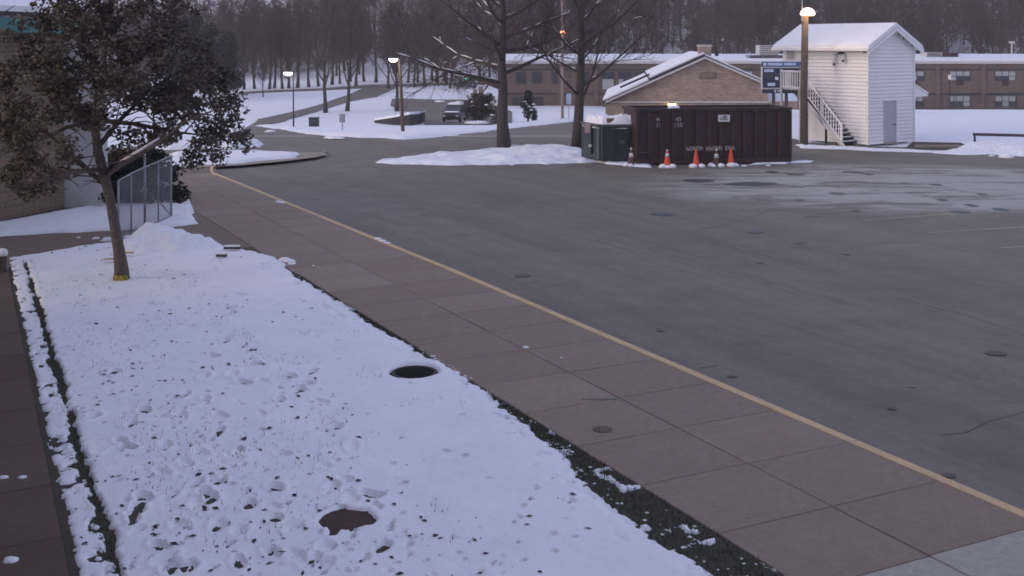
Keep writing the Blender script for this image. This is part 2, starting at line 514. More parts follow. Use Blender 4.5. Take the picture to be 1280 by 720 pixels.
M['pane_dark'] = plain('dark_pane', (.055, .055, .062), (.035, .035, .04), .5, .2)
M['frame'] = plain('window_frame', (.055, .046, .042), None, 2, .7)
M['panel_red'] = plain('dark_red_panel', (.070, .028, .028), None, 2, .7)
M['yellow_tape'] = plain('yellow_plastic', (.42, .33, .05), (.30, .22, .05), 8, .5)
M['line'] = plain('faded_white_line', (.27, .25, .22), (.17, .152, .126), 2.2, .85)
M['line_yellow'] = plain('faded_yellow_line', (.50, .42, .30), (.24, .205, .155), 2.2, .85)
M['crack'] = plain('tar_crack', (.080, .070, .058), (.120, .105, .085), 1.5, .8)
M['pale_wood'] = plain('pale_pole_wood', (.34, .27, .22), (.24, .19, .155), 3, .9)
M['wall_dark'] = plain('dark_stained_wall', (.026, .024, .022), (.016, .015, .014), 3, .9)
M['wet'] = plain('wet_asphalt', (.036, .034, .036), (.024, .023, .025), 1.2, .45)
M['car_dark'] = plain('dark_car_paint', (.020, .021, .025), None, 2, .3)
M['car_white'] = plain('pale_car_paint', (.55, .55, .56), None, 2, .3)
M['car_blue'] = plain('blue_car_paint', (.03, .035, .05), None, 2, .3)
M['lamp_on'] = emit('lit_lamp', (1.0, .86, .80), 6.0)
M['lamp_pink'] = emit('lit_pink_dome', (1.0, .66, .60), .85)
M['lamp_orange'] = emit('lit_sodium_lamp', (1.0, .62, .28), 6.0)
M['red_light'] = emit('red_light', (1.0, .22, .12), 4.0)
M['green_light'] = emit('green_light', (.25, 1.0, .75), 2.5)
M['small_light'] = emit('far_white_light', (.9, .92, 1.0), 3.0)
M['roof_dark'] = plain('dark_roof_edge', (.05, .045, .045), None, 2, .8)  # plain dark colour of roof decks and the school's wall bands

# ---------------------------------------------------------------- the setting
# ground reaching the horizon
xs = np.concatenate([np.arange(-900, -160, 40), np.arange(-160, 200, 4), np.arange(200, 901, 40)])
ys = np.concatenate([np.arange(-40, 56, 8), np.arange(56, 260, 2.5), np.arange(260, 640, 10), np.arange(640, 2000, 80)])
X, Y = np.meshgrid(xs, ys, indexing='ij')
Z = hf(X, Y) - .06 * smooth(66, 58, Y) + smooth(66, 90, Y) * fbm(X, Y, 14, 3, 3) * .04
i_ = np.arange(X.size).reshape(X.shape)
q = np.stack([i_[:-1, :-1], i_[1:, :-1], i_[1:, 1:], i_[:-1, 1:]], -1).reshape(-1, 4)
link_mesh('ground', np_mesh('ground', np.stack([X.ravel(), Y.ravel(), Z.ravel()], 1), q, True), M['terrain'], kind='structure')

def px(pts, z=0.0): return [tuple(P(x, y, z)[:2]) for x, y in pts]
def gpx(pts): return [tuple(G(x, y)[:2]) for x, y in pts]

# parking lot and road on the plateau
near = [SVP(-16, 1.5)[:2], SVP(34, 1.3)[:2]]
lot_poly = [(30, -3), (60, 20)] + [(60, 47)] + px([(1300, 197), (1190, 190), (1140, 184), (1085, 182.5), (1012, 178)]) + gpx([(985, 172), (800, 158), (715, 152), (660, 158), (620, 163), (560, 169), (505, 174), (480, 172), (400, 168.5), (362, 163.5), (345, 161), (322, 158), (300, 165), (250, 177), (150, 185)]) + [(-45, 60), (-45, 47)] + [near[1], near[0]]
lot = sheet('parking_lot', lot_poly, M['asphalt'], lambda x, y: ground(x, y) + .06 * float(smooth(64, 82, y)), 2.5, kind='structure')

def road(name, pts, dz=.045):
    return sheet(name, gpx(pts), M['asphalt'], lambda x, y: ground(x, y) + dz + .02 * float(smooth(66, 90, y)), 2.0, kind='structure')
road('side_road', [(300, 164), (322, 149.5), (360, 141.5), (405, 129.5), (434, 119.5), (457, 109), (470, 107), (498, 109), (488, 113.5), (470, 122), (436, 127.5), (405, 137), (361, 149.5), (330, 156.5), (322, 160)])
road('cross_road', [(300, 115.5), (330, 113.5), (400, 111), (457, 106.5), (540, 104.5), (610, 103.5), (610, 106), (540, 107.2), (470, 109.5), (400, 113.2), (330, 116), (300, 118)], .06)
road('school_car_park', [(503, 123.5), (543, 125), (594, 125), (615, 131), (640, 140), (640, 156), (625, 156.5), (530, 156), (531, 142), (500, 139), (488, 132), (490, 124)])

# painted lines, cracks and wet patches on the lot
def strip(name, pts, w, mat, z=.006, jit=0, parent=None, pxl=True):
    w3 = [P(x, y, 0) for x, y in pts] if pxl else [Vector(p) for p in pts]
    out = []
    for a, b in zip(w3[:-1], w3[1:]):
        m = max(1, int((b - a).length / .5))
        for j in range(m): out.append(a + (b - a) * j / m)
    out.append(w3[-1])
    vs = []; fs = []
    for i, p in enumerate(out):
        t = (out[min(i + 1, len(out) - 1)] - out[max(i - 1, 0)]).normalized()
        n = Vector((-t.y, t.x, 0))
        p = p + n * random.uniform(-jit, jit)
        ww = w * (1 if not jit else random.uniform(.5, 1.3))
        vs += [(p + n * ww / 2 + Vector((0, 0, z)))[:], (p - n * ww / 2 + Vector((0, 0, z)))[:]]
        if i: fs.append((2 * i - 2, 2 * i - 1, 2 * i + 1, 2 * i))
    mb = MB().add(vs, fs)
    return mb.build(name, mat, parent)
for pts in ([(1080, 276), (1150, 270.5), (1225, 265)], [(1160, 291.5), (1225, 287.5), (1300, 283)], [(1248, 310.5), (1310, 306)], [(930, 245), (1010, 240)], [(1000, 226), (1110, 222)]):
    strip('bay_line', pts, .11, M['line_yellow'], .007, .004, lot)
for pts in ([(905, 306), (1000, 328), (1113, 357)], [(1105, 366), (1200, 391), (1300, 421)], [(700, 290), (860, 330), (1000, 368)], [(760, 262), (900, 292)], [(520, 228), (600, 243), (700, 262)], [(830, 232), (960, 222)]):
    strip('faded_seam', pts, .06, M['line'], .005, .03, lot)
crk = [[(1180, 545), (1205, 540), (1240, 528), (1290, 512)], [(860, 292), (930, 274), (965, 262)], [(860, 324), (940, 314), (1060, 307), (1145, 302)], [(1110, 237), (1170, 240), (1230, 248), (1290, 256)], [(1160, 230), (1215, 241), (1280, 247)],
       [(660, 362), (720, 352), (800, 345), (870, 336)], [(560, 262), (640, 252), (730, 246)]]
for pts in crk:
    strip('crack', pts, .013, M['crack'], .009, .05, lot)
def blob(name, x, y, wpx, hpx, mat, z=.006, parent=None, n=18, jag=.25, zbase=0.0):
    c = P(x, y, zbase); a = P(x + wpx / 2, y, zbase); b = P(x, y - hpx / 2, zbase)
    rx = abs(a.x - c.x); ry = abs(b.y - c.y)
    vs = []
    ph = [random.uniform(-jag, jag) for _ in range(n)]
    for k in range(n):
        r = 1 + (ph[k] + ph[k - 1]) / 2
        vs.append((c.x + rx * r * math.cos(2 * math.pi * k / n), c.y + ry * r * math.sin(2 * math.pi * k / n), zbase + z))
    return MB().add(vs, [tuple(range(n))]).build(name, mat, parent)
for x, y, w, h in [(995, 218, 26, 3), (1065, 215, 24, 3.5), (1085, 218, 15, 2.5), (940, 230, 60, 5), (870, 226, 40, 4), (1047, 242, 18, 3), (1069, 263.5, 14, 3), (1016, 270, 18, 3), (1200, 265, 26, 3.5), (1214, 257, 14, 3), (1250, 262, 20, 3.5), (1178, 250, 13, 2.4), (1228, 243, 11, 2), (1000, 250, 14, 2), (943, 290, 20, 3.5), (1058, 318, 9, 2.5), (1000, 304, 11, 2), (965, 215, 14, 2), (828, 268, 28, 4), (1170, 231, 16, 2), (950, 329, 9, 2)]:
    blob('wet_patch', x, y, w, h, M['wet'], .011, lot)
for x, y, w, h in [(653, 345, 20, 4), (1245, 442.5, 28, 5.5), (825, 413, 9, 4), (1115, 511, 11, 4), (915, 471, 12, 3), (1186, 595, 18, 6)]:
    blob('tar_spot', x, y, w, h, M['crack'], .012, lot, 14, .08)
strip('chalk_mark', [(876, 459.5), (898, 456.5)], .03, M['line'], .010, 0, lot)
strip('chalk_mark', [(1134, 483), (1145, 484)], .06, M['line'], .010, 0, lot)

# pavement: a bed with one slab per panel, and the painted kerb
SZ = .12
def vk(s): return 3.05 - .018 * max(0, s - 12)
def quad_bed(name, rows, z, mat, **kw):
    vs = []; fs = []
    for i, (s, v0, v1) in enumerate(rows):
        vs += [SVP(s, v0, z), SVP(s, v1, z)]
        if i: fs.append((2 * i - 2, 2 * i - 1, 2 * i + 1, 2 * i))
    return MB().add(vs, fs).build(name, mat, **kw)
walk = quad_bed('pavement', [(s, -.02, vk(s) + .175) for s in np.arange(-14, 34.1, 2)], SZ - .022, M['joint'], kind='structure')
def slab(parent, s0, s1, va0, vb0, va1, vb1, mat, z, th=.09, gap=.006):
    c = [SVP(s0 + gap, va0 + gap), SVP(s0 + gap, vb0 - gap), SVP(s1 - gap, vb1 - gap), SVP(s1 - gap, va1 + gap)]
    ins = .010
    cx = sum(p[0] for p in c) / 4; cy = sum(p[1] for p in c) / 4
    tz = [z + random.uniform(-.004, .004) for _ in range(4)]
    vs = [(p[0] - cx, p[1] - cy, z - th) for p in c] + [(p[0] - cx, p[1] - cy, t - ins) for p, t in zip(c, tz)]
    for p, t in zip(c, tz):
        d = Vector((cx - p[0], cy - p[1])).normalized() * ins
        vs.append((p[0] - cx + d.x, p[1] - cy + d.y, t))
    fs = [(8, 9, 10, 11)]
    for k in range(4):
        fs += [(k, (k + 1) % 4, 4 + (k + 1) % 4, 4 + k), (4 + k, 4 + (k + 1) % 4, 8 + (k + 1) % 4, 8 + k)]
    me = MB().add(vs, fs).mesh('slab')
    off = LOC[parent.name]
    return link_mesh('slab', me, mat, parent, loc=(cx - off.x, cy - off.y, 0))
k = -9
while k * 1.4 < 33:
    s0, s1 = k * 1.4, (k + 1) * 1.4
    if s1 > -2.72:
        slab(walk, max(s0, -2.72) if s0 < -2.72 else s0, s1, 0, 1.5, 0, 1.5, M['slab'], SZ)
        slab(walk, max(s0, -2.72) if s0 < -2.72 else s0, s1, 1.5, vk(s0), 1.5, vk(s1), M['slab'], SZ)
    k += 1
for s0, s1 in [(-4.3, -2.72), (-6, -4.3), (-8, -6)]:
    slab(walk, s0, s1, 0, 1.5, 0, 1.5, M['pale_concrete'], SZ)
    slab(walk, s0, s1, 1.5, 3.05, 1.5, 3.05, M['pale_concrete'], SZ)
kerb = quad_bed('kerb', [(s, vk(s), vk(s) + .175) for s in np.arange(-14, 34.1, 2)], .03, M['kerb'], kind='structure')
s = -12.0
while s < 33.5:
    e = min(s + 3.0, 33.6); g = .004
    mb = MB()
    top = SZ + .004
    c = [SVP(s + g, vk(s) + .004), SVP(s + g, vk(s) + .17), SVP(e - g, vk(e) + .17), SVP(e - g, vk(e) + .004)]
    vs = [(p[0], p[1], -.02) for p in c] + [(p[0], p[1], top - .02) for p in c]
    c2 = [SVP(s + g + .004, vk(s) + .012), SVP(s + g + .004, vk(s) + .153), SVP(e - g - .004, vk(e) + .153), SVP(e - g - .004, vk(e) + .010)]
    vs += [(p[0], p[1], top) for p in c2]
    fs = [(8, 9, 10, 11)]
    for k in range(4):
        fs += [(k, (k + 1) % 4, 4 + (k + 1) % 4, 4 + k), (4 + k, 4 + (k + 1) % 4, 8 + (k + 1) % 4, 8 + k)]
    mb.add(vs, fs).build('kerb_stone', M['yellow'], kerb)
    s = e
# rounded kerb end
mb = MB()
arc = [P(x, y, SZ) for x, y in [(268, 219), (265, 214), (264, 210), (266, 207.5), (274, 206)]]
mb.tube([(p.x, p.y, .05) for p in arc], .085, 6).build('kerb_return', M['yellow'], kerb)
for x, y in [(753, 537)]:
    blob('round_cover', x, y, 25, 8, M['joint'], .008, walk, 20, .0, SZ)
strip('chalk_mark', [(SVP(2.98, 1.0, SZ)), (SVP(2.75, 1.45, SZ))], .03, M['line'], .012, 0, walk, False)
# plaza and cross path on the left
plaza = sheet('cross_path', px([(-260, 345), (-120, 306), (0, 293), (150, 284), (215, 279), (236, 262), (225, 236), (214, 212), (262, 208), (275, 213)], SZ) + [SVP(24, .2)[:2], SVP(18, .05)[:2], SVP(15.8, .05)[:2]] + px([(300, 318), (200, 315), (60, 332), (-120, 365)], SZ), M['walk'], lambda x, y: SZ - .016, 3, kind='structure')
# path along the left edge
lpath = quad_bed('side_path', [(s, -9.3, -5.86 + .025 * max(0, s)) for s in np.arange(-8, 18.1, 2)], SZ - .022, M['joint'], kind='structure')
k = -5
while k * 1.5 < 16.5:
    s0, s1 = k * 1.5, (k + 1) * 1.5
    a, b = -5.88 + .025 * max(0, s0), -5.88 + .025 * max(0, s1)
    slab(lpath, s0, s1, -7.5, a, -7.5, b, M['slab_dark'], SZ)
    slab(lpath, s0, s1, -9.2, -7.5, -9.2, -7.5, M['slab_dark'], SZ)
    k += 1

# ---------------------------------------------------------------- lawn: wet grass soil under thin trodden snow
lawn = quad_bed('lawn', [(s, -5.88 + .025 * max(0, s), -.02) for s in np.arange(-9, 17.1, 1.3)], SZ - .012, M['soil'], kind='structure')
edge_s = [-9, -4, -2.1, -1.06, .19, 1.44, 3.4, 5.4, 7.64, 9.6, 12.07, 14.5, 15.4, 16.2, 17, 18.5]
edge_v = [-.9, -.72, -.64, -.60, -.52, -.28, -.08, .03, -.10, -.12, -.08, .06, .05, -.12, -.45, -1.5]
ss = np.arange(-7, 20.2, .034); vv_ = np.arange(-6.2, .5, .03)
S, V = np.meshgrid(ss, vv_, indexing='ij')
right = np.interp(S, edge_s, edge_v) + fbm(S, V, .40, 11, 3) * .11 + fbm(S, V, 1.6, 12, 2) * .12 + fbm(S, V, .10, 19, 2) * .05
left = -5.80 + .025 * np.maximum(0, S) + fbm(S, V, .22, 13, 4) * .05
far = np.interp(V, [-6, -5, -3.3, -1, -.3, 0, .5], [17.9, 18.2, 19.1, 18.5, 17.2, 16.2, 16.0]) + fbm(S, V, .6, 14, 4) * .22
d = np.minimum(np.minimum(right - V, V - left), far - S)
H = .032 * smooth(-.012, .035, d)
H += smooth(0, .2, d) * (fbm(S, V, .40, 15, 5) * .016 + fbm(S, V, .09, 26, 2) * .0045 + fbm(S, V, 2.2, 16, 3) * .02)
H += smooth(0, .25, d) * .012
# the bare strip where the eaves drip
vst = np.interp(S, [-8, .46, 5.4, 17.6], [-5.62, -5.47, -5.37, -5.06]) + fbm(S, V * 0, .9, 17, 3) * .05
wst = .040 + fbm(S, V, .30, 18, 3) * .065 + fbm(S, V, .09, 20, 2) * .035
H -= .11 * smooth(.03, -.02, np.abs(V - vst) - wst) * smooth(17.6, 17.0, S)
H = np.where((d > 0) & (V < vst), H * .6, H)
# thin, broken snow between that strip and the path, and at the ragged edge
thin = smooth(.16, .40, fbm(S, V * 1.6, .22, 27, 4)) * np.maximum(smooth(.10, -.05, V - vst), .55 * smooth(.5, .1, right - V))
H -= .05 * thin
# leftover flakes on the grass by the pavement
fd = (fbm(S * 1.5, V * 1.5, .28, 28, 4) - .36) * .25
flk = (V >= right - .01) & (V < -.01) & (S < 3.2)
H = np.where(flk, np.maximum(H, -.06 + .085 * smooth(.0, .03, fd)), H)
d = np.where(flk & (fd > -.01), .001, d)
def dig(s0, v0, rs, rv, depth, rot=0.0, jag=.25, rim=.012, seed=1):
    global H
    c, n = math.cos(rot), math.sin(rot)
    a = ((S - s0) * c + (V - v0) * n) / rs; b = (-(S - s0) * n + (V - v0) * c) / rv
    m = (np.abs(a) < 3) & (np.abs(b) < 3)
    if not m.any(): return
    r = np.sqrt(a[m] ** 2 + b[m] ** 2) + fbm(S[m], V[m], min(rs, rv) * 1.2, 100 + seed, 3) * jag
    H[m] += -depth * smooth(1.12, .78, r) + rim * np.exp(-((r - 1.35) / .3) ** 2)
def px2sv(x, y, z=.15):
    p = np.array(P(x, y, z)[:2]) - SO
    return p @ SU, p @ SV
# footprints
_rf = random.Random(77)
fps = [(250, 566), (298, 565), (203, 591), (180, 623), (212, 622), (273, 603), (311, 631), (344, 648), (299, 663), (224, 657), (340, 692), (298, 703), (206, 698), (235, 709), (393, 702), (406, 583), (440, 557), (478, 684), (232, 580), (207, 556), (323, 455), (305, 417), (275, 538), (231, 494), (257, 499), (277, 520), (290, 468), (305, 478), (329, 476), (200, 380), (362, 470), (385, 480), (270, 545), (350, 500), (160, 560), (170, 640), (255, 470), (345, 610), (415, 610)]
fps += [(_rf.uniform(70, 470) , 345 + 370 * _rf.random()) for _ in range(70)]
fps = [p_ for p_ in fps if p_[0] > 60 + (p_[1] - 330) * .28]
for n_, (x, y) in enumerate(fps):
    s0, v0 = px2sv(x, y)
    dig(s0, v0, random.uniform(.11, .17), random.uniform(.055, .085), random.choice([.025, .04, .06, .075]), random.uniform(-.6, .9), .3, .014, n_)
# many small holes where leaves and grass melted through
for n_ in range(520):
    x = random.uniform(60, 720); y = 300 + 420 * random.random() ** 1.15
    s0, v0 = px2sv(x, y)
    dens = float(fbm(s0, v0, 3.0, 31, 3)) + (.45 if v0 < -2.3 else -.1)
    if random.random() > .5 + dens: continue
    dig(s0, v0, random.uniform(.02, .065), random.uniform(.014, .032), random.choice([.03, .06, .09]), random.uniform(-.5, 1.2), .4, .006, n_ % 40)
MAN = px2sv(518, 464); DRN = px2sv(432, 649)
dig(MAN[0], MAN[1], .37, .36, .20, 0, .05, .015, 5)
dig(DRN[0], DRN[1], .25, .25, .20, .2, .35, .006, 11)
dig(DRN[0] - .10, DRN[1] + .12, .16, .14, .20, .5, .3, .004, 12)
# shovelled pile at the far end
pr = np.hypot((S - 17.7) / .95, (V + 1.9) / 1.35) + fbm(S, V, .5, 41, 4) * .28
H += smooth(1.15, .15, pr) * .34 + .30 * np.exp(-((S - 18.1) / .5) ** 2 - ((V + 2.3) / .45) ** 2) + smooth(1.05, .6, pr) * (fbm(S, V, .32, 42, 4) * .13 + fbm(S, V, .11, 43, 2) * .03)
H = np.where(d < -.02, -.06, H)
Zs = SZ - .008 + np.maximum(H, -.06)
XY = SO[None, None] + S[..., None] * SU + V[..., None] * SV
idx = np.arange(S.size).reshape(S.shape)
q = np.stack([idx[:-1, :-1], idx[:-1, 1:], idx[1:, 1:], idx[1:, :-1]], -1).reshape(-1, 4)
q = q[(H.ravel()[q] > -.03).any(1)]
used, inv = np.unique(q, return_inverse=True)
VV = np.concatenate([XY.reshape(-1, 2), Zs.reshape(-1, 1)], 1)[used]
link_mesh('snow', np_mesh('snow', VV, inv.reshape(-1, 4), True), M['snow'], kind='structure')
def snow_top(s0, v0):
    i = int(np.clip((s0 - ss[0]) / .034, 0, len(ss) - 1)); j = int(np.clip((v0 - vv_[0]) / .03, 0, len(vv_) - 1))
    return float(Zs[i, j]), float(H[i, j])

# manhole and drain covers lying in the lawn
mb = MB()
c = Vector(SVP(*MAN, SZ - .012))
mb.lathe(c, [(.345, 0), (.345, .03), (.33, .036), (.31, .030)], 28)
mh = thing('manhole_cover', 'dark round manhole cover sunk in the snow near the pavement edge', 'manhole cover', c)
mb.build('rim', M['iron'], mh)
mb = MB(); mb.lathe(c + Vector((0, 0, .004)), [(.30, 0), (.30, .026)], 28)
mb.build('lid', M['iron'], mh)
c = Vector(SVP(*DRN, SZ - .012))
dr = thing('drain_cover', 'rusty brown square drain cover showing through a ragged hole in the snow', 'drain cover', c)
mb = MB(); mb.box(c + Vector((0, 0, .014)), (.62, .62, .024), Vector((*SU, 0)), Vector((*SV, 0)))
mb.build('plate', M['rust'], dr, bevel=.006)

# grass along the pavement and in the bare strip
n = 26000
s_ = rng.uniform(-7, 15.5, n) ; 
re = np.interp(s_, edge_s, edge_v)
v_ = re + rng.uniform(-.06, 1, n) ** 1.0 * (np.maximum(-re, .05) + .06)
n2 = 7000
s2 = rng.uniform(-7, 17.3, n2); v2 = np.interp(s2, [-8, .46, 5.4, 17.6], [-5.62, -5.47, -5.37, -5.06]) + rng.normal(0, .06, n2)
n3 = 9000                                   # blades poking through the thin snow
s3 = rng.uniform(-6, 17.5, n3); v3 = rng.uniform(-5.2, -.2, n3)
ok = fbm(s3, v3, 1.1, 33, 4) + .35 * (v3 < -2.2) > .34
s3, v3 = s3[ok], v3[ok]
s_ = np.concatenate([s_, s2, s3]); v_ = np.concatenate([v_, v2, v3]); keep = v_ < -.005
s_, v_ = s_[keep], v_[keep]; n = len(s_)
base = np.concatenate([SO + s_[:, None] * SU + v_[:, None] * SV, np.array([[SZ - .015 if not (-5.0 < b_ < float(np.interp(a_, edge_s, edge_v)) - .1) else snow_top(a_, b_)[0] - .012] for a_, b_ in zip(s_, v_)])], 1)
az = rng.uniform(0, 2 * np.pi, n); ln = rng.uniform(.025, .075, n); lean = rng.uniform(.3, 1.2, n)
side = np.stack([-np.sin(az), np.cos(az), np.zeros(n)], 1) * rng.uniform(.003, .006, n)[:, None]
tip = base + np.stack([np.cos(az) * ln * np.sin(lean), np.sin(az) * ln * np.sin(lean), ln * np.cos(lean) + .01], 1)
Vg = np.stack([base - side, base + side, tip], 1).reshape(-1, 3)
link_mesh('grass', np_mesh('grass', Vg, np.arange(3 * n).reshape(-1, 3)), M['grass'], label='short dark winter grass along the pavement edge', cat='grass', kind='stuff')

# leaf litter on the snow
Vl = []; Ql = []
for n_ in range(1500):
    x = random.uniform(30, 760); y = 300 + 420 * random.random() ** 1.3
    s0, v0 = px2sv(x, y)
    if v0 > np.interp(s0, edge_s, edge_v) - .15 or v0 < -5.7: continue
    dens = float(fbm(s0, v0, 2.4, 31, 3)) + (.35 if v0 < -2.0 else -.22) + (.2 if s0 > 6 else 0)
    if random.random() > .22 + dens * 1.5: continue
    z0, h0 = snow_top(s0, v0)
    p = Vector(SVP(s0, v0, z0 + .006)); a = random.uniform(0, 6.28); L_ = .009 + .05 * random.random() ** 2.2; w_ = L_ * random.uniform(.3, .6)
    t = Vector((math.cos(a), math.sin(a), random.uniform(-.15, .25))); sd = Vector((-math.sin(a), math.cos(a), random.uniform(-.3, .3)))
    up = Vector((0, 0, random.uniform(.2, .5) * w_))
    k0 = len(Vl)
    Vl += [p - t * L_, p + sd * w_ + up, p + t * L_, p - sd * w_ + up]
    Ql.append((k0, k0 + 1, k0 + 2, k0 + 3))
link_mesh('fallen_leaves', np_mesh('fallen_leaves', np.array([v[:] for v in Vl]), np.array(Ql)), M['litter'], label='dark fallen leaves scattered over the snowy lawn', cat='leaves', kind='stuff')

# crumbs of snow on grass strip, pavement, kerb
def crumbs(name, spots, label, seed):
    r_ = random.Random(seed)
    Vc = []; Fc = []
    for p, rad, fl in spots:
        k0 = len(Vc); nn = 7
        for lev, (rr, zz) in enumerate([(1, -.2), (.95, .35), (.55, .85)]):
            for k in range(nn):
                a = 2 * math.pi * k / nn
                q_ = rr * rad * r_.uniform(.75, 1.2)
                Vc.append((p[0] + q_ * math.cos(a) * 1.25, p[1] + q_ * math.sin(a), p[2] + zz * rad * fl))
        Vc.append((p[0], p[1], p[2] + rad * fl))
        for lev in range(2):
            for k in range(nn): Fc.append((k0 + lev * nn + k, k0 + lev * nn + (k + 1) % nn, k0 + (lev + 1) * nn + (k + 1) % nn, k0 + (lev + 1) * nn + k))
        for k in range(nn): Fc.append((k0 + 2 * nn + k, k0 + 2 * nn + (k + 1) % nn, k0 + 3 * nn))
    me = bpy.data.meshes.new(name); me.from_pydata(Vc, [], Fc)
    me.polygons.foreach_set('use_smooth', [True] * len(Fc))
    return link_mesh(name, me, M['snow'], label=label, cat='snow', kind='stuff')
sp = []
for _ in range(220):
    s0 = random.uniform(-6, 14); e = float(np.interp(s0, edge_s, edge_v))
    v0 = e + abs(random.gauss(0, 1)) * .35 * max(.1, -e)
    if s0 < -.5 and random.random() < .4: v0 = e * random.random() * .8
    if v0 > .1: continue
    sp.append((SVP(s0, v0, SZ - .005), random.uniform(.008, .024), .4))
for x, y, r in [(657, 434.5, .05), (351.5, 253.5, .10), (347, 252, .07), (472, 299, .09), (478, 301.5, .08), (484, 304, .07), (702, 447, .02), (4, 597, .045), (28, 597, .045), (13, 701, .07), (392, 332, .03), (365, 330, .09), (361, 327, .12), (356, 325, .13), (98, 297, .05), (185, 290, .14), (172, 294, .12), (160, 298, .16), (135, 300, .15), (150, 297, .12), (205, 292, .10), (225, 289, .12), (195, 300, .12), (120, 298, .08)]:
    sp.append((P(x, y, SZ)[:], r, .5))
crumbs('snow_crumbs', sp, 'loose crumbs of snow on the pavement and grass edge', 3)

# ---------------------------------------------------------------- snow banks
flat0 = lambda X, Y: np.zeros_like(X)
flatS = lambda X, Y: np.full_like(X, SZ - .01)
snow_patch('snow_bank', px([(-200, 318), (-60, 300), (0, 295), (60, 291), (150, 287), (210, 283), (246, 279), (238, 264), (222, 256), (180, 255), (120, 258), (60, 268), (0, 280), (-150, 300)], SZ), .10, .10, .06, .04, .12, .6, M['snow'], flatS, 5,
           extra=lambda X, Y: .45 * np.exp(-(((X + 9.15) / .5) ** 2 + ((Y - 34.2) / 1.2) ** 2)) * (1 + fbm(X, Y, .35, 9, 3)), kind='structure')
island = sheet('traffic_island', px([(205, 211), (262, 208.5), (300, 206.5), (350, 202), (395, 196.5), (410, 192.5), (400, 190), (372, 190.5), (300, 189), (215, 190)], SZ), M['kerb'], lambda x, y: SZ, 2, kind='structure')
mb = MB()
ip = [P(x, y, 0) for x, y in [(205, 211), (262, 208.5), (300, 206.5), (350, 202), (395, 196.5), (410, 192.5)]]
for a, b in zip(ip[:-1], ip[1:]):
    mb.prism([(a.x, a.y, -.05), (b.x, b.y, -.05), (b.x, b.y, SZ + .004), (a.x, a.y, SZ + .004)], (b - a).normalized().cross(Vector((0, 0, 1))) * -.15)
mb.build('kerb_edge', M['kerb'], island)
snow_patch('snow_bank', px([(205, 208), (262, 206), (300, 204), (340, 199.5), (368, 196.5), (372, 192), (330, 190.5), (270, 190.5), (215, 192)], SZ), .14, .3, .10, .09, .4, .9, M['snow_grey'], flatS, 6, kind='structure')
snow_patch('snow_bank', px([(200, 187), (290, 186.5), (328, 184), (324, 179), (290, 179), (200, 180)]), .35, .4, .15, .10, .5, 1.2, M['snow'], flat0, 7, kind='structure')
snow_patch('snow_bank', px([(466, 203.5), (500, 198), (560, 191.5), (620, 187.5), (655, 184), (690, 185), (715, 187), (735, 189), (740, 203), (700, 204.5), (620, 206.5), (530, 206.5)]), .11, .25, .09, .16, .45, .8, M['snow_grey'], flat0, 8, nscale=.8,
           extra=lambda X, Y: .20 * np.exp(-((X - 1.6) / 1.8) ** 2 - ((Y - 53.5) / 2.2) ** 2) + .2 * np.exp(-((X + .2) / 1.0) ** 2 - ((Y - 49.4) / .8) ** 2), kind='structure')
gz = lambda X, Y: hf(X, Y)
# ploughed ridge along the far side of the road
snow_patch('snow_ridge', gpx([(322, 158.5), (345, 162), (362, 164.5), (400, 169.5), (480, 173), (505, 175), (560, 170), (620, 164), (660, 159), (720, 152.5), (720, 149), (690, 150), (660, 154), (620, 158), (560, 163), (505, 168.5), (480, 168), (400, 164.5), (362, 160.5), (335, 157)]), .18, .5, .3, .16, .6, 1.4, M['snow_grey'], gz, 9, kind='structure')
ridge2 = snow_patch('snow_pile', px([(1170, 191.5), (1205, 193.5), (1245, 192), (1300, 193), (1300, 184), (1240, 184), (1205, 184)]), .14, .5, .10, .16, .4, .8, M['snow_dirty'], flat0, 10, nscale=.7,
           extra=lambda X, Y: .20 * smooth(20.4, 22.8, X) * (1 + .5 * fbm(X, Y, .9, 5, 3)), label='dirty ploughed snow pile under the dark rail at the right', cat='snow pile')
snow_patch('snow_bank', px([(1005, 185), (1085, 188.5), (1180, 191), (1180, 189), (1088, 185.6), (1040, 183), (1005, 181)]), .07, .25, .10, .06, .45, .8, M['snow_dirty'], flat0, 12, kind='structure')
snow_patch('snow_bank', px([(722, 204), (745, 203), (760, 205), (793, 208), (812, 209), (812, 206), (793, 204), (760, 201), (725, 200)]), .10, .2, .08, .06, .3, .7, M['snow'], flat0, 13, kind='structure')
snow_patch('snow_bank', px([(935, 206.5), (1010, 203), (1012, 201), (940, 204)]), .06, .15, .08, .04, .3, .6, M['snow'], flat0, 14, kind='structure')
# the snowy playing field on its terrace
snow_patch('snow_field', [(14, 66), (20.9, 60.4), (24, 61), (70, 60), (75, 88.5), (14, 88.5)], .10, .4, .5, .05, .25, 2.0, M['snow'], flat0, 15, kind='structure')
mb = sheet('dirt_verge', px([(1130, 186.5), (1185, 190), (1215, 184), (1200, 178.5), (1141, 177.5)]), M['soil'], lambda x, y: .012, 2, kind='structure')

# ---------------------------------------------------------------- trees
def rot_dir(d, ang, az):
    d = Vector(d).normalized()
    r = Vector((0, 0, 1)) if abs(d.z) < .9 else Vector((1, 0, 0))
    a = d.cross(r).normalized(); b = d.cross(a)
    return (d * math.cos(ang) + (a * math.cos(az) + b * math.sin(az)) * math.sin(ang)).normalized()

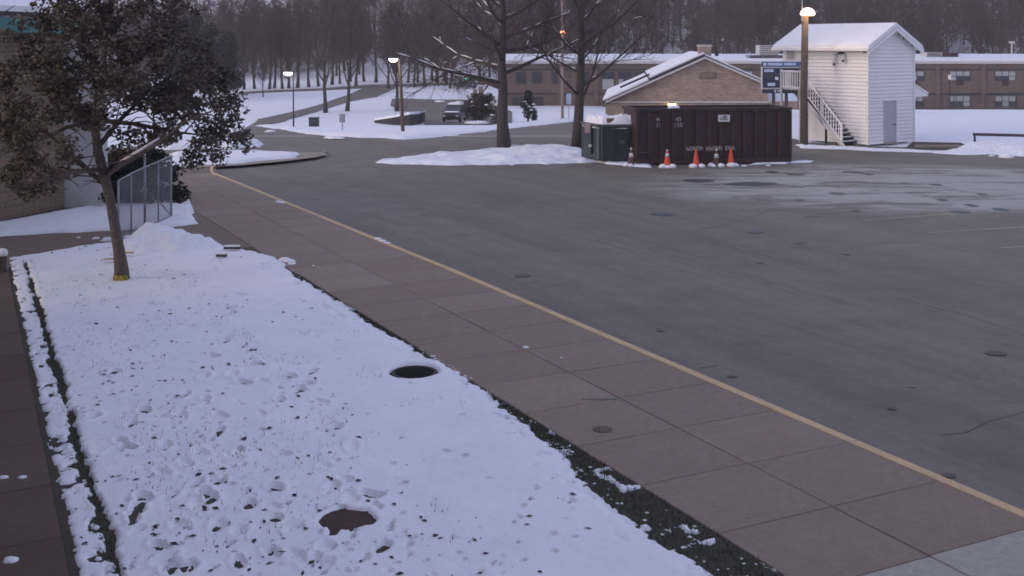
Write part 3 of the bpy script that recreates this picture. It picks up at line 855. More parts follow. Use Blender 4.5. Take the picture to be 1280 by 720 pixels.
def grow(seed, H, r0, first=.28, nlimb=16, counts=(6, 6, 5), lean=(0, 0), spread=(45, 75), limb=.42, up=.25, twig_r=.006, cheap=False, lr=.42):
    """returns polylines [(points, radii, level)] of a bare tree standing at the origin"""
    r = random.Random(seed)
    out = []
    n = 9
    pts = [Vector((0, 0, 0))]
    x, y = 0, 0
    for i in range(1, n + 1):
        t = i / n
        x += r.uniform(-.02, .02) * H * .5 + lean[0] / n; y += r.uniform(-.02, .02) * H * .5 + lean[1] / n
        pts.append(Vector((x, y, H * .92 * t)))
    rad = [r0 * (1.25 if i == 0 else 1) * (1 - .93 * (i / n) ** .9) + .01 for i in range(n + 1)]
    out.append((pts, rad, 0))
    def at(P_, t):
        f = t * (len(P_) - 1); i = min(int(f), len(P_) - 2)
        return P_[i].lerp(P_[i + 1], f - i), (P_[i + 1] - P_[i]).normalized()
    def branch(p, d, L_, r1, level, bend):
        m = 5 if level == 1 else ((3 if level == 2 else 2) if not cheap else (2 if level == 2 else 1))
        P_ = [p]
        dd = d.copy()
        for i in range(m):
            dd = (dd + Vector((r.uniform(-1, 1), r.uniform(-1, 1), r.uniform(-.6, 1))) * .16 + Vector((0, 0, bend))).normalized()
            P_.append(P_[-1] + dd * (L_ / m))
        R_ = [max(twig_r * .6, r1 * (1 - .8 * i / m)) for i in range(m + 1)]
        out.append((P_, R_, level))
        if level <= len(counts):
            for k in range(counts[level - 1]):
                t = r.uniform(.22, 1.0)
                q_, qd = at(P_, t)
                branch(q_, rot_dir(qd, R(r.uniform(25, 60)), r.uniform(0, 6.28)), L_ * r.uniform(.38, .62) * (1.15 - .45 * t), max(twig_r, r1 * (1 - .75 * t) * .55), level + 1, bend * .8)
    for k in range(nlimb):
        t = first + (1 - first) * ((k + r.random()) / nlimb) ** .9
        t = min(t, .98)
        p, d = at(pts, t)
        a = R(r.uniform(*spread)) * (1.15 - .6 * t)
        branch(p, rot_dir(d, a, k * 2.4 + r.uniform(-.5, .5)), H * limb * (1.25 - .85 * t) * r.uniform(.8, 1.15), r0 * lr * (1.2 - .9 * t), 1, up * .25)
    return out

def polys_to_mesh(name, polys, sides):
    P0 = []; P1 = []; A = []; B = []
    for pts, rad, lv in polys:
        for i in range(len(pts) - 1):
            P0.append(pts[i]); P1.append(pts[i + 1]); A.append(rad[i]); B.append(rad[i + 1])
    P0 = np.array([p[:] for p in P0]); P1 = np.array([p[:] for p in P1]); A = np.array(A); B = np.array(B)
    t = P1 - P0; t /= np.linalg.norm(t, axis=1, keepdims=True) + 1e-9
    ref = np.where(np.abs(t[:, 2:3]) < .9, np.array([[0, 0, 1.]]), np.array([[1., 0, 0]]))
    a = np.cross(t, ref); a /= np.linalg.norm(a, axis=1, keepdims=True); b = np.cross(t, a)
    V = []
    for base, rr in ((P0, A), (P1, B)):
        for k in range(sides):
            an = 2 * math.pi * k / sides
            V.append(base + (a * math.cos(an) + b * math.sin(an)) * rr[:, None])
    V = np.stack(V, 1)                        # n, 2*sides, 3
    n = len(P0)
    q = np.array([(k, (k + 1) % sides, sides + (k + 1) % sides, sides + k) for k in range(sides)])
    Q = (np.arange(n)[:, None, None] * 2 * sides + q[None]).reshape(-1, 4)
    return V.reshape(-1, 3), Q
def tree_meshes(polys, nm='tree'):
    mb = MB()
    for p in polys:
        if p[2] == 0: mb.tube(p[0], p[1], 9)
        elif p[2] == 1: mb.tube(p[0], p[1], 6)
    trunk = mb.mesh('trunk', smooth_=True)
    V1, Q1 = polys_to_mesh('crown', [p for p in polys if p[2] >= 2], 3)
    return trunk, np_mesh('crown', V1, Q1), (V1, Q1)
def snow_on(polys, rmin, seed, share=.6):
    """thin snow lying along the flatter limbs"""
    r = random.Random(seed); mb = MB()
    for pts, rad, lv in polys:
        if lv not in (1, 2) or r.random() > share: continue
        for i in range(len(pts) - 1):
            if rad[i] < rmin: continue
            t = (pts[i + 1] - pts[i])
            if abs(t.normalized().z) > .78 or r.random() < .3: continue
            w0 = min(.045, rad[i] * .75)
            a, b = pts[i] + t * r.uniform(0, .3), pts[i] + t * r.uniform(.6, 1)
            up0 = rad[i] * .8
            mb.tube([a + Vector((0, 0, up0)), (a + b) / 2 + Vector((0, 0, up0 + .01)), b + Vector((0, 0, rad[i + 1] * .8))], [w0 * .6, w0, w0 * .5], 5)
    return mb

def place_tree(name, meshes, loc, label, group=None, scale=1, rz=0, bark='bark', twig='twig'):
    t = thing(name, label, 'tree', loc, group)
    t.scale = (scale,) * 3; t.rotation_euler = (random.uniform(-.04, .04), random.uniform(-.04, .04), rz) if group and 'island' not in group else (0, 0, rz)
    link_mesh('trunk', meshes[0], M[bark], t)
    link_mesh('crown', meshes[1], M[twig], t)
    return t

# two big bare trees on the snow island
tp = grow(21, 13.5, .30, first=.20, nlimb=30, counts=(7, 7, 5), spread=(60, 88), limb=.36, up=.18, twig_r=.009)
tm = tree_meshes(tp)
t1 = place_tree('bare_tree', tm, G(630, 187.5), 'tall straight bare tree with snow on its limbs, on the snowy traffic island', 'bare trees on the traffic island')
snow_on(tp, .018, 3).build('snow', M['snow'], kind='stuff').parent = t1
tp = grow(38, 13.5, .27, first=.16, nlimb=30, counts=(7, 7, 5), spread=(38, 66), limb=.36, up=.35, twig_r=.009, lr=.30)
tm = tree_meshes(tp)
t2 = place_tree('bare_tree', tm, G(722, 186), 'bare forked tree standing just behind the green dumpster', 'bare trees on the traffic island')
snow_on(tp, .018, 5, .45).build('snow', M['snow'], kind='stuff').parent = t2

# mid-distance trees
mids = [tree_meshes(grow(s_, 15, .26, first=.2, nlimb=22, counts=(6, 5, 4), spread=(30, 65), limb=.34, up=.5, twig_r=.022)) for s_ in (41, 42, 43)]
singles = [(407, 141, 1.0, 'bare tree with forked trunk beside the curving side road'), (434, 139, .95, 'bare tree between the side road and the street lamp with bracket arm'), (496, 139, .9, 'bare tree standing right behind the bracket-arm street lamp'),
           (445, 107, 1.0, 'bare tree at the far bend of the side road'), (531, 109, 1.0, 'bare tree on the far side of the school car park'), (329, 121, .35, 'young sapling on the snowy slope left of the street lamp')]
for n_, (x, y, sc, lab) in enumerate(singles):
    place_tree('bare_tree', mids[n_ % 3], G(x, y), lab, 'bare trees along the side road', sc, n_ * 1.3)
for n_, (x, y) in enumerate([(337, 111.5), (343, 110.5), (353, 111), (361, 110.5), (372, 110), (318, 111), (386, 109), (398, 108), (305, 112), (415, 106), (425, 105), (470, 103), (485, 103), (510, 103.5), (522, 103), (545, 103), (555, 102.5), (566, 102), (600, 101), (612, 101), (290, 112), (275, 113), (455, 102), (438, 102)]):
    place_tree('bare_tree', mids[(n_ + 1) % 3], G(x, y), 'bare dark tree in the row along the far cross road', 'row of trees along the cross road', random.uniform(.8, 1.15), random.uniform(0, 6))

# the wood on the hill: the nearest trees are single, the rest one mass
far = [tree_meshes(grow(s_, 15, .22, first=.10, nlimb=18, counts=(5, 6), spread=(28, 60), limb=.30, up=.6, twig_r=.055, cheap=True)) for s_ in (61, 62, 63, 64)]
spots = []
rr = random.Random(5)
Yd = 205.0
while Yd < 560:
    half = Yd * .56
    x = -half
    while x < half:
        xx = x + rr.uniform(-5, 5); yy = Yd + rr.uniform(-9, 9)
        pxx = CX + xx / yy * F
        x += rr.choice([1.5, 3, 5, 6, 8, 10]) * (1 if CX + x / Yd * F < 560 else .75) * (1 if Yd < 330 else 1.25)
        if not -60 < pxx < 1340: continue
        if pxx < 470 and yy < 235: continue
        if pxx > 620 and yy < 212: continue
        if yy > 430 and pxx > 520: continue
        if 455 < pxx < 480 and yy < 300: continue
        spots.append((xx, yy))
    Yd += 11 if Yd < 300 else 17
spots.sort(key=lambda p: p[1])
for n_, (x, y) in enumerate(spots[:290]):
    lab = 'bare tree in the wood on the hillside behind the school' if CX + x / y * F > 620 else 'bare tree in the wood on the hillside beyond the cross road'
    place_tree('bare_tree', far[n_ % 4], (x, y, ground(x, y) - .3), lab, 'hillside trees behind the school' if 'school' in lab else 'hillside trees beyond the cross road', rr.choice([.4, .6, .8, 1, 1.1, 1.25]) * rr.uniform(.85, 1.15), rr.uniform(0, 6), twig='twig_far')
VS = []; QS = []; off = 0
tr = []
mass = [tree_meshes(grow(s_, 15, .22, first=.10, nlimb=18, counts=(4, 3), spread=(28, 60), limb=.30, up=.6, twig_r=.08, cheap=True)) for s_ in (71, 72, 73, 74)]
for m in mass:
    # trunks of the far mass: simple four-sided ones
    tv, tq = polys_to_mesh('t', [([Vector((0, 0, 0)), Vector((.1, .1, 6)), Vector((0, .2, 13.5))], [.24, .16, .03], 0)], 4)
    V_ = np.concatenate([m[2][0], tv]); Q_ = np.concatenate([m[2][1], tq + len(m[2][0])])
    tr.append((V_, Q_))
for n_, (x, y) in enumerate(spots[290:]):
    V_, Q_ = tr[n_ % 4]
    a = rr.uniform(0, 6.28); sc = rr.choice([.4, .6, .8, 1, 1.1, 1.25]) * rr.uniform(.85, 1.15)
    c_, s_ = math.cos(a) * sc, math.sin(a) * sc
    VS.append(np.stack([V_[:, 0] * c_ - V_[:, 1] * s_ + x, V_[:, 0] * s_ + V_[:, 1] * c_ + y, V_[:, 2] * sc + ground(x, y) - .3], 1)); QS.append(Q_ + off); off += len(V_)
print('TREES', len(spots), 'mass quads', sum(len(q_) for q_ in QS))
if VS:
    for m in mass:
        bpy.data.meshes.remove(m[0]); bpy.data.meshes.remove(m[1])
    link_mesh('forest', np_mesh('forest', np.concatenate(VS), np.concatenate(QS)), M['twig_far'], label='mass of bare grey trees covering the upper hillside', cat='forest', kind='stuff')

# ---- foliage helper
def leaves(name, centres, per, size, mat, parent, seed, flat=.5, fold=.35):
    r = np.random.default_rng(seed)
    P_ = []
    for (c, rad) in centres:
        n = max(4, int(per * rad[0] * rad[1] * rad[2] / .02))
        u = r.normal(size=(n, 3)); u /= np.linalg.norm(u, axis=1, keepdims=True)
        u *= r.random((n, 1)) ** (1 / 2.2)
        P_.append(np.array(c)[None] + u * np.array(rad)[None])
    P_ = np.concatenate(P_); n = len(P_)
    d = r.normal(size=(n, 3)); d[:, 2] *= flat; d[:, 2] -= .25; d /= np.linalg.norm(d, axis=1, keepdims=True)
    e = r.normal(size=(n, 3)); e -= d * (e * d).sum(1, keepdims=True); e /= np.linalg.norm(e, axis=1, keepdims=True)
    nn = np.cross(d, e)
    L_ = (size * r.uniform(.6, 1.25, n))[:, None]
    V = np.stack([P_ - d * L_, P_ + e * L_ * .62 + nn * L_ * fold, P_ + d * L_, P_ - e * L_ * .62 + nn * L_ * fold], 1).reshape(-1, 3)
    b = np.arange(n)[:, None] * 4
    Q = np.concatenate([b + np.array([[0, 1, 2]]), b + np.array([[0, 2, 3]])], 0)
    o = link_mesh(name, np_mesh(name, V - np.array(LOC[parent.name][:])[None], Q), mat, parent)
    return o, P_

# oak by the lawn, still holding its dark leaves
OB = Vector(P(152, 351, SZ)); OY = OB.y
def oa(x, y, dy=0): return AT(x, y, OY + dy)
oak = thing('oak_tree', 'small leaning tree with dense dark dry leaves standing in the snowy lawn', 'tree', OB)
mb = MB()
mb.tube([OB + Vector((0, 0, -.1)), oa(152, 338), oa(149, 315), oa(143, 280), oa(137, 245), oa(128, 212), oa(121, 180), oa(118, 150), oa(124, 110), oa(130, 70), oa(138, 20), oa(140, -50)],
        [.18, .15, .12, .105, .10, .105, .09, .082, .074, .06, .045, .022], 12)
limbs = [[(130, 222, 0), (150, 207, -.3), (172, 195, -.5), (200, 178, -.8), (235, 150, -1.0), (275, 135, -1.2)], [(133, 232, 0), (100, 205, .4), (70, 175, .6), (35, 150, .8), (-10, 120, .9)],
         [(122, 185, 0), (150, 150, .6), (190, 110, 1.0), (240, 80, 1.3), (285, 70, 1.5)], [(120, 165, 0), (95, 130, .3), (60, 90, .5), (20, 50, .6), (-20, 20, .6)],
         [(125, 105, 0), (160, 60, .5), (205, 30, .7), (245, 5, .9)], [(127, 90, 0), (100, 55, .7), (70, 15, 1.2), (50, -30, 1.4)], [(128, 212, 0), (90, 215, -.8), (60, 225, -1.2), (30, 232, -1.5)],
         [(133, 50, 0), (170, 0, .5), (190, -40, .8)], [(135, 30, 0), (110, -15, -.4), (95, -50, -.6)], [(120, 150, 0), (170, 155, .3), (220, 165, .4), (262, 170, .5)], [(120, 150, 0), (80, 160, 1.2), (40, 180, 2.0), (10, 190, 2.3)]]
for l in limbs:
    pts = [oa(*p) for p in l]
    mb.tube(pts, [.058 - .046 * i / (len(pts) - 1) for i in range(len(pts))], 7)
    for i in range(1, len(pts)):
        for _ in range(6):
            p = pts[i - 1].lerp(pts[i], random.random()); q_ = p + Vector((random.uniform(-.7, .7), random.uniform(-.7, .7), random.uniform(-.4, .6)))
            mb.tube([p, (p + q_) / 2 + Vector((random.uniform(-.1, .1), 0, .05)), q_], [.018, .012, .005], 4)
mb.build('trunk', M['bark_oak'], oak, smooth_=True)
cl = []
rc = random.Random(12)
# clumps through the crown volume: (x, y, half-width, half-height) in the photo, spread in depth
blobs = [(130, 70, 110, 62), (210, 90, 85, 60), (60, 110, 75, 60), (250, 130, 58, 48), (180, 140, 80, 42), (25, 170, 55, 55), (40, 220, 45, 26), (240, 175, 60, 24), (185, 35, 75, 45), (60, 165, 62, 35), (120, 120, 80, 45), (20, 80, 40, 50), (130, 0, 90, 40), (50, 40, 50, 18), (285, 165, 26, 26), (90, 205, 30, 22), (15, 128, 45, 40), (70, 20, 40, 22), (110, 15, 30, 20), (130, -50, 80, 30), (300, 178, 13, 20), (266, 196, 20, 14), (226, 199, 24, 13), (170, 190, 26, 10), (60, 240, 28, 10)]
s59 = OY / F
for bx_, by_, bw, bh in blobs:
    area = bw * bh
    for _ in range(int(area / (125 if bx_ > 95 else 195))):
        while True:
            u, v_2, w_ = rc.uniform(-1, 1), rc.uniform(-1, 1), rc.uniform(-1, 1)
            if u * u + v_2 * v_2 + w_ * w_ < 1: break
        p = oa(bx_ + u * bw, by_ + v_2 * bh, w_ * min(bw * s59 * 1.0, 2.2))
        r_ = rc.uniform(.10, .33)
        cl.append((p[:], (r_ * 1.15, r_ * 1.1, r_ * .8)))
leaves('foliage', cl, 105, .054, M['leaf'], oak, 5)
mb = MB()
for pts_ in ([(150, 205.5, -.3), (172, 193.5, -.5), (199, 176.5, -.8)],):
    pp = [oa(*p) + Vector((0, 0, .06)) for p in pts_]
    mb.tube(pp, [.02, .04, .02], 6)
mb.build('snow', M['snow'], oak, smooth_=True)
mb = MB()
for a in range(3):
    an = a * .42 - 1.75
    c = OB + Vector((math.cos(an) * .19, math.sin(an) * .19, .08))
    mb.prism([c + Vector((-.06, 0, -.04)), c + Vector((.05, .02, -.05)), c + Vector((.06, -.02, .05)), c + Vector((0, -.04, .08)), c + Vector((-.07, 0, .05))], Vector((math.cos(an), math.sin(an), .2)) * .03)
yt = mb.build('plastic_wrap', M['yellow_tape'], label='crumpled yellow plastic around the foot of the leafy tree', cat='plastic wrap')
mb = MB()
for x, y in [(137, 325), (160, 317)]:
    c = P(x, y, .21)
    mb.prism([c + Vector((-.14, 0, 0)), c + Vector((.02, -.08, .02)), c + Vector((.14, 0, .01)), c + Vector((0, .08, .0))], (0, 0, .03))
mb.build('plastic_scrap', M['yellow_tape'], label='yellow plastic scraps in the snow behind the leafy tree', cat='plastic scrap')

# evergreens
def shrub(name, label, base, w, h, seed, mat='needle', cat='shrub', size=.05, cone=False, snow=0, group=None):
    t = thing(name, label, cat, base, group)
    r = random.Random(seed); cl = []
    for _ in range(60):
        z = r.random() ** .8
        rad = w * ((1 - z) * .95 + .06 if cone else math.sqrt(max(.05, 1 - (z * 1.0) ** 2.4))) * r.random() ** .5
        a = r.uniform(0, 6.28)
        s_ = h * (.07 if cone else .12) * r.uniform(.8, 1.4)
        cl.append(((base[0] + rad * math.cos(a), base[1] + rad * math.sin(a), base[2] + .08 * h + z * h * .9), (s_ * 1.3, s_ * 1.3, s_)))
    tot = sum(c[1][0] * c[1][1] * c[1][2] for c in cl)
    leaves('foliage', cl, .02 * 6500 / tot, size, M[mat], t, seed)
    MB().tube([base, Vector(base) + Vector((0, 0, h * .9))], [.08 * w, .02], 6).build('trunk', M['bark'], t)
    if snow:
        mb = MB()
        for _ in range(snow):
            a = r.uniform(0, 6.28); z = r.uniform(.2, .9); rad = w * ((1 - z) * .95 + .06 if cone else .85 * math.sqrt(max(.05, 1 - z ** 2.4)))
            c = Vector((base[0] + rad * math.cos(a), base[1] + rad * math.sin(a), base[2] + .1 * h + z * h * .9))
            q_ = r.uniform(.06, .13) * w
            mb.lathe(c, [(q_ * 1.2, -q_ * .3), (q_ * 1.3, 0), (q_ * .8, q_ * .35), (q_ * .2, q_ * .5)], 7)
        mb.build('snow', M['snow'], t, smooth_=True)
    return t
shrub('evergreen_shrub', 'dark clipped evergreen shrub next to the pale end wall behind the mesh fence', Vector(P(138, 259, 0)), 1.05, 1.6, 1, size=.06, group='evergreen shrubs behind the mesh fence')
shrub('evergreen_shrub', 'dark clipped evergreen shrub nearest the pavement behind the mesh fence', Vector(P(186, 257, 0)), 1.05, 1.7, 2, size=.06, group='evergreen shrubs behind the mesh fence')
shrub('evergreen_shrub', 'dark snow-dusted evergreen shrub beside the tall bare tree across the road', G(603, 155), 1.9, 2.9, 3, size=.09, snow=12)
shrub('young_conifer', 'young snow-dusted conifer in front of the school wall', G(660, 152), 1.4, 3.4, 4, size=.08, cone=True, snow=14, cat='conifer')
for n_, (x, y, h) in enumerate([(262, 122, 11), (284, 119, 10), (240, 124, 12), (215, 128, 10)]):
    shrub('conifer', 'tall dark conifer behind the leafy tree, left of the snowy slope', G(x, y), 2.6, h, 20 + n_, size=.22, cone=True, cat='conifer', group='conifers behind the leafy tree')

# ---------------------------------------------------------------- brick building at the left edge
c0 = Vector(P(0, 282)); c1 = Vector(P(80, 265.5))
wd = (c1 - c0).normalized(); wn_ = Vector((wd.y, -wd.x, 0))           # along the wall, outward (to the right)
a0 = c0 - wd * 9
bl = thing('brick_building', 'brown brick building with teal eaves and snowy roof at the left edge', 'building', a0)
mb = MB(); mb.prism([a0 + Vector((0, 0, -.2)), c1 + Vector((0, 0, -.2)), c1 + Vector((0, 0, 5.35)), a0 + Vector((0, 0, 5.35))], wn_ * -8)
mb.build('wall', M['brick_left'], bl)
c2 = c1 + wn_ * 1.02 + wd * .35
mb = MB(); mb.prism([c1 - wn_ * .3 + wd * .01, c2, c2 + Vector((0, 0, 5.3)), c1 - wn_ * .3 + wd * .01 + Vector((0, 0, 5.3))], wd * .35)
mb.build('end_wall', M['trim'], bl)
mb = MB()
e0, e1 = a0 + wn_ * .45, c1 + wn_ * .45 + wd * 1.2
mb.prism([e0 + Vector((0, 0, 5.36)), e1 + Vector((0, 0, 5.36)), e1 + Vector((0, 0, 5.80)), e0 + Vector((0, 0, 5.80))], wn_ * -.9)
mb.build('eaves', M['teal'], bl)
mb = MB()
r0, r1 = e0 + Vector((0, 0, 5.82)) - wn_ * -.03, e1 + Vector((0, 0, 5.82)) - wn_ * -.03
up = -wn_ * 6.5 + Vector((0, 0, 2.6))
roof = mb.prism([r0, r1, r1 + up, r0 + up], Vector((0, 0, .12))).build('roof', M['roof_dark'], bl)
mb = MB(); z_ = Vector((0, 0, .125))
mb.prism([r0 + z_, r1 + z_, r1 + up + z_, r0 + up + z_], Vector((0, 0, .16))).build('snow', M['snow'], roof)
# strip of bare dark ground at the foot of the wall
MB().prism([a0 + wn_ * .02 + Vector((0, 0, .02)), c1 + wn_ * .02 + Vector((0, 0, .02)), c1 + wn_ * .35 + Vector((0, 0, .02)), a0 + wn_ * .35 + Vector((0, 0, .02))], (0, 0, .125)).build('mulch_bed', M['soil'], kind='structure')

# chain-link fence
fence = thing('mesh_fence', 'chain-link fence panel with galvanised posts beside the leafy tree', 'fence', P(148, 300, SZ))
fp = [(148, 301, 226), (164, 295, 217), (181, 287, 209), (198, 281, 202), (214, 273, 195)]
tops = []; bots = []
for n_, (x, yb, yt_) in enumerate(fp):
    b = Vector(P(x, yb, SZ)); t = AT(x, yt_, b.y)
    if n_ == 2: t = t + Vector((0, 0, .45))
    MB().tube([b - Vector((0, 0, .05)), t], .032 if n_ in (0, 2, 4) else .022, 8).build('post', M['steel'], fence, smooth_=True)
    tops.append(AT(x, yt_, b.y)); bots.append(b + Vector((0, 0, .08)))
MB().tube(tops, .024, 6).build('top_rail', M['steel'], fence, smooth_=True)
MB().tube(bots, .018, 6).build('bottom_rail', M['steel'], fence, smooth_=True)
MB().tube([bots[3].lerp(tops[3], .35), bots[4]], .02, 6).build('brace', M['steel'], fence, smooth_=True)
segs = []
for i in range(4):
    w_ = 14; h_ = 14
    for k in range(-h_, w_):
        u0, v0 = max(0, k / w_), max(0, -k / h_)
        u1, v1 = min(1, (k + h_) / w_), min(1, (w_ - k) / h_)
        if u1 <= u0: continue
        for fl in (0, 1):
            def pt(u, v):
                u = 1 - u if fl else u
                return bots[i].lerp(bots[i + 1], u).lerp(tops[i].lerp(tops[i + 1], u), v)
            segs.append(([pt(u0, v0), pt(u1, v1)], [.004, .004], 0))
V_, Q_ = polys_to_mesh('m', segs, 3)
link_mesh('wire_mesh', np_mesh('wire_mesh', V_ - np.array(LOC[fence.name][:])[None], Q_), M['steel'], fence)

b = Vector(P(3, 340, SZ))
pt_ = thing('wooden_post', 'short wooden post with a cap of snow at the left edge', 'post', b)
MB().box(b + Vector((0, 0, .17)), (.13, .13, .40)).build('shaft', M['wood_dark'], pt_, bevel=.01)
MB().lathe(b + Vector((0, 0, .37)), [(.10, -.02), (.115, .04), (.09, .11), (.03, .14)], 12).build('snow', M['snow'], pt_, smooth_=True)
for x, y, w, lab in [(277, 320.5, .24, 'short dark plank lying in the snow at the lawn corner'), (290, 311, .38, 'longer snow-capped plank at the lawn corner by the pavement')]:
    c = Vector(P(x, y, SZ + .06))
    t = thing('plank', lab, 'plank', c)
    MB().box(c + Vector((0, 0, .02)), (w, .09, .055)).build('board', M['wood_dark'], t, bevel=.005)
    MB().box(c + Vector((0, .01, .068)), (w * .97, .085, .036)).build('snow', M['snow'], t, smooth_=False, bevel=.012)

# unseen wing added beside the viewpoint, along the left path, to darken the near lawn
cw = thing('added_shade_wing', 'unseen brick wing added along the left path to shade the lawn', 'building', SVP(0, -9.5, 0))
MB().prism([SVP(-26, -9.5, -.2), SVP(12.5, -9.5, -.2), SVP(12.5, -18, -.2), SVP(-26, -18, -.2)], (0, 0, 8.2)).build('wall', M['brick_school'], cw)
MB().prism([SVP(-26.3, -9.2, 8.003), SVP(12.8, -9.2, 8.003), SVP(12.8, -18.3, 8.003), SVP(-26.3, -18.3, 8.003)], (0, 0, .3)).build('roof', M['roof_dark'], cw)

# ---------------------------------------------------------------- dumpsters
def text_mesh(body, size, p, ax, up_, mat, parent, name='lettering', depth=.004):
    cu = bpy.data.curves.new('t', 'FONT'); cu.body = body; cu.size = size; cu.extrude = depth; cu.align_x = 'CENTER'; cu.align_y = 'CENTER'
    o = bpy.data.objects.new('t', cu); C.objects.link(o)
    dg = bpy.context.evaluated_depsgraph_get()
    me = bpy.data.meshes.new_from_object(o.evaluated_get(dg))
    bpy.data.objects.remove(o)
    ax = Vector(ax).normalized(); up_ = Vector(up_).normalized(); nz = ax.cross(up_)
    mx = Matrix((ax, up_, nz)).transposed().to_4x4()
    mx.translation = Vector(p) - LOC[parent.name]
    me.transform(mx)
    return link_mesh(name, me, mat, parent)
A = Vector(P(794.5, 207)); B = Vector(P(990, 203.8))
ax = (B - A).normalized(); ay = Vector((-ax.y, ax.x, 0)); L_ = (B - A).length
DH, DW = 2.36, 2.35
rd = thing('roll_off_dumpster', 'large dark maroon open-top roll-off dumpster with white numbers behind traffic cones', 'dumpster', A)
def dp(u, v, z): return A + ax * u + ay * v + Vector((0, 0, z))
# hollow box: four thick walls and a floor
mb = MB()
mb.box(dp(L_ / 2, .08, .20 + (DH - .20) / 2), (L_ - .3, .05, DH - .24), ax, ay)
mb.box(dp(L_ / 2, DW - .08, .20 + (DH - .20) / 2), (L_ - .3, .05, DH - .24), ax, ay)
mb.build('side_wall', M['dump_red'], rd)
MB().box(dp(.10, DW / 2, .2 + (DH - .2) / 2), (.06, DW - .2, DH - .24), ax, ay).build('end_wall', M['dump_red'], rd)
MB().box(dp(L_ - .10, DW / 2, .2 + (DH - .2) / 2), (.06, DW - .2, DH - .24), ax, ay).build('end_wall', M['dump_red'], rd)
MB().box(dp(L_ / 2, DW / 2, .26), (L_ - .2, DW - .2, .06), ax, ay).build('floor', M['dump_red'], rd)
mb = MB()
for v in (.06, DW - .06): mb.box(dp(L_ / 2, v, DH - .04), (L_, .16, .12), ax, ay)
for u in (.06, L_ - .06): mb.box(dp(u, DW / 2, DH - .038), (.14, DW - .3, .116), ax, ay)
mb.build('top_rail', M['dump_red'], rd)
mb = MB()
for v in (.05, DW - .05): mb.box(dp(L_ / 2, v, .16), (L_ - .05, .14, .20), ax, ay)
mb.build('bottom_rail', M['dump_red'], rd)
n_r = 13
for k in range(n_r + 1):
    u = .07 + (L_ - .14) * k / n_r
    MB().prism([dp(u - .075, .055, .25), dp(u - .045, -.055, .25), dp(u + .045, -.055, .25), dp(u + .075, .055, .25)], (0, 0, DH - .36)).build('rib', M['dump_red'], rd)
for k in range(4):
    MB().box(dp(.36, -.07, .55 + k * .45), (.42, .03, .035), ax, ay).build('ladder_rung', M['steel_dark'] if k else M['dump_pale'], rd)
for v in (.35, DW - .35):
    for u in (.5, L_ - .5):
        MB().tube([dp(u, v - .1, .12), dp(u, v + .1, .12)], .12, 14).build('wheel', M['steel_dark'], rd, smooth_=True)
upv = (0, 0, 1)
yf = .025
for u, a_, b_ in [((823 - 794.5) / 195 * L_, '40', '18'), ((847 - 794.5) / 195 * L_, '40', '158')]:
    text_mesh(a_, .26, dp(u, yf - .0, 1.90), ax, upv, M['stencil'], rd)
    text_mesh(b_, .26, dp(u, yf - .0, 1.66), ax, upv, M['stencil'], rd)
rs = random.Random(4)
mb = MB()
u = (857 - 794.5) / 195 * L_
for grp, wgt in ((5, 0), (5, 0), (3, 0)):
    for k in range(grp):
        # worn stencil characters, too faint to read
        mb.box(dp(u, -.062, .68), (.025, .006, .17), ax, ay)
        mb.box(dp(u + .09, -.062, .68 + rs.uniform(-.03, .03)), (.025, .006, .12), ax, ay)
        for zz in rs.sample([.605, .68, .755], 2): mb.box(dp(u + .045, -.0625, zz), (.062, .006, .022), ax, ay)
        u += .145
    u += .12
mb.build('worn_stencil', M['stencil'], rd, kind='stuff')
mb = MB(); us = (903 - 794.5) / 195 * L_
pl = MB().box(dp(us, -.07, 1.94), (.52, .015, .29), ax, ay).build('sign_plate', M['sign_white'], rd)
mb = MB()
mb.box(dp(us, -.081, 1.90), (.36, .006, .035), ax, ay); mb.box(dp(us - .02, -.081, 1.965), (.30, .006, .03), ax, ay); mb.box(dp(us + .01, -.081, 2.02), (.10, .006, .05), ax, ay); mb.box(dp(us + .07, -.0815, 2.005), (.10, .006, .03), ax, ay)
mb.build('print', M['ink'], pl)
lum = MB()
for u in (1.55, 1.75): lum.lathe(dp(u, .05, DH + .03), [(.16, -.02), (.17, .03), (.10, .10), (.03, .13)], 9)
lum.build('snow', M['snow'], rd, smooth_=True)

# green front-load dumpster
A2 = Vector(P(750, 204.5)); B2 = Vector(P(793, 204.5)); gx_ = Vector((1, .04, 0)).normalized(); gy_ = Vector((-.33, .94, 0)).normalized()
gd = thing('green_dumpster', 'dark green steel dumpster heaped with snow, left of the maroon one', 'dumpster', A2)
GH = 1.66; GL = 1.75; GW = 2.0
def gp_(u, v, z): return A2 + gx_ * u + gy_ * v + Vector((0, 0, z))
def gwall(p, q_, th, z0, z1):
    n_v = (q_ - p).normalized().cross(Vector((0, 0, 1)))
    return MB().prism([p + Vector((0, 0, z0)), q_ + Vector((0, 0, z0)), q_ + Vector((0, 0, z1)), p + Vector((0, 0, z1))], -n_v * th)
gwall(gp_(0, 0, 0), gp_(GL, 0, 0), .05, .12, GH).build('front_wall', M['dump_green'], gd)
gwall(gp_(-.01, GW, 0), gp_(-.01, .06, 0), .05, .12, GH).build('side_wall', M['dump_green'], gd)
gwall(gp_(GL, .06, 0), gp_(GL, GW, 0), .05, .12, GH).build('side_wall', M['dump_green'], gd)
gwall(gp_(GL, GW, 0), gp_(0, GW, 0), .05, .12, GH).build('back_wall', M['dump_green'], gd)
mb = MB(); mb.prism([gp_(.03, .06, .12), gp_(GL - .05, .06, .12), gp_(GL - .05, GW - .06, .12), gp_(.03, GW - .06, .12)], (0, 0, .06)); mb.build('floor', M['dump_green'], gd)
mb = MB()
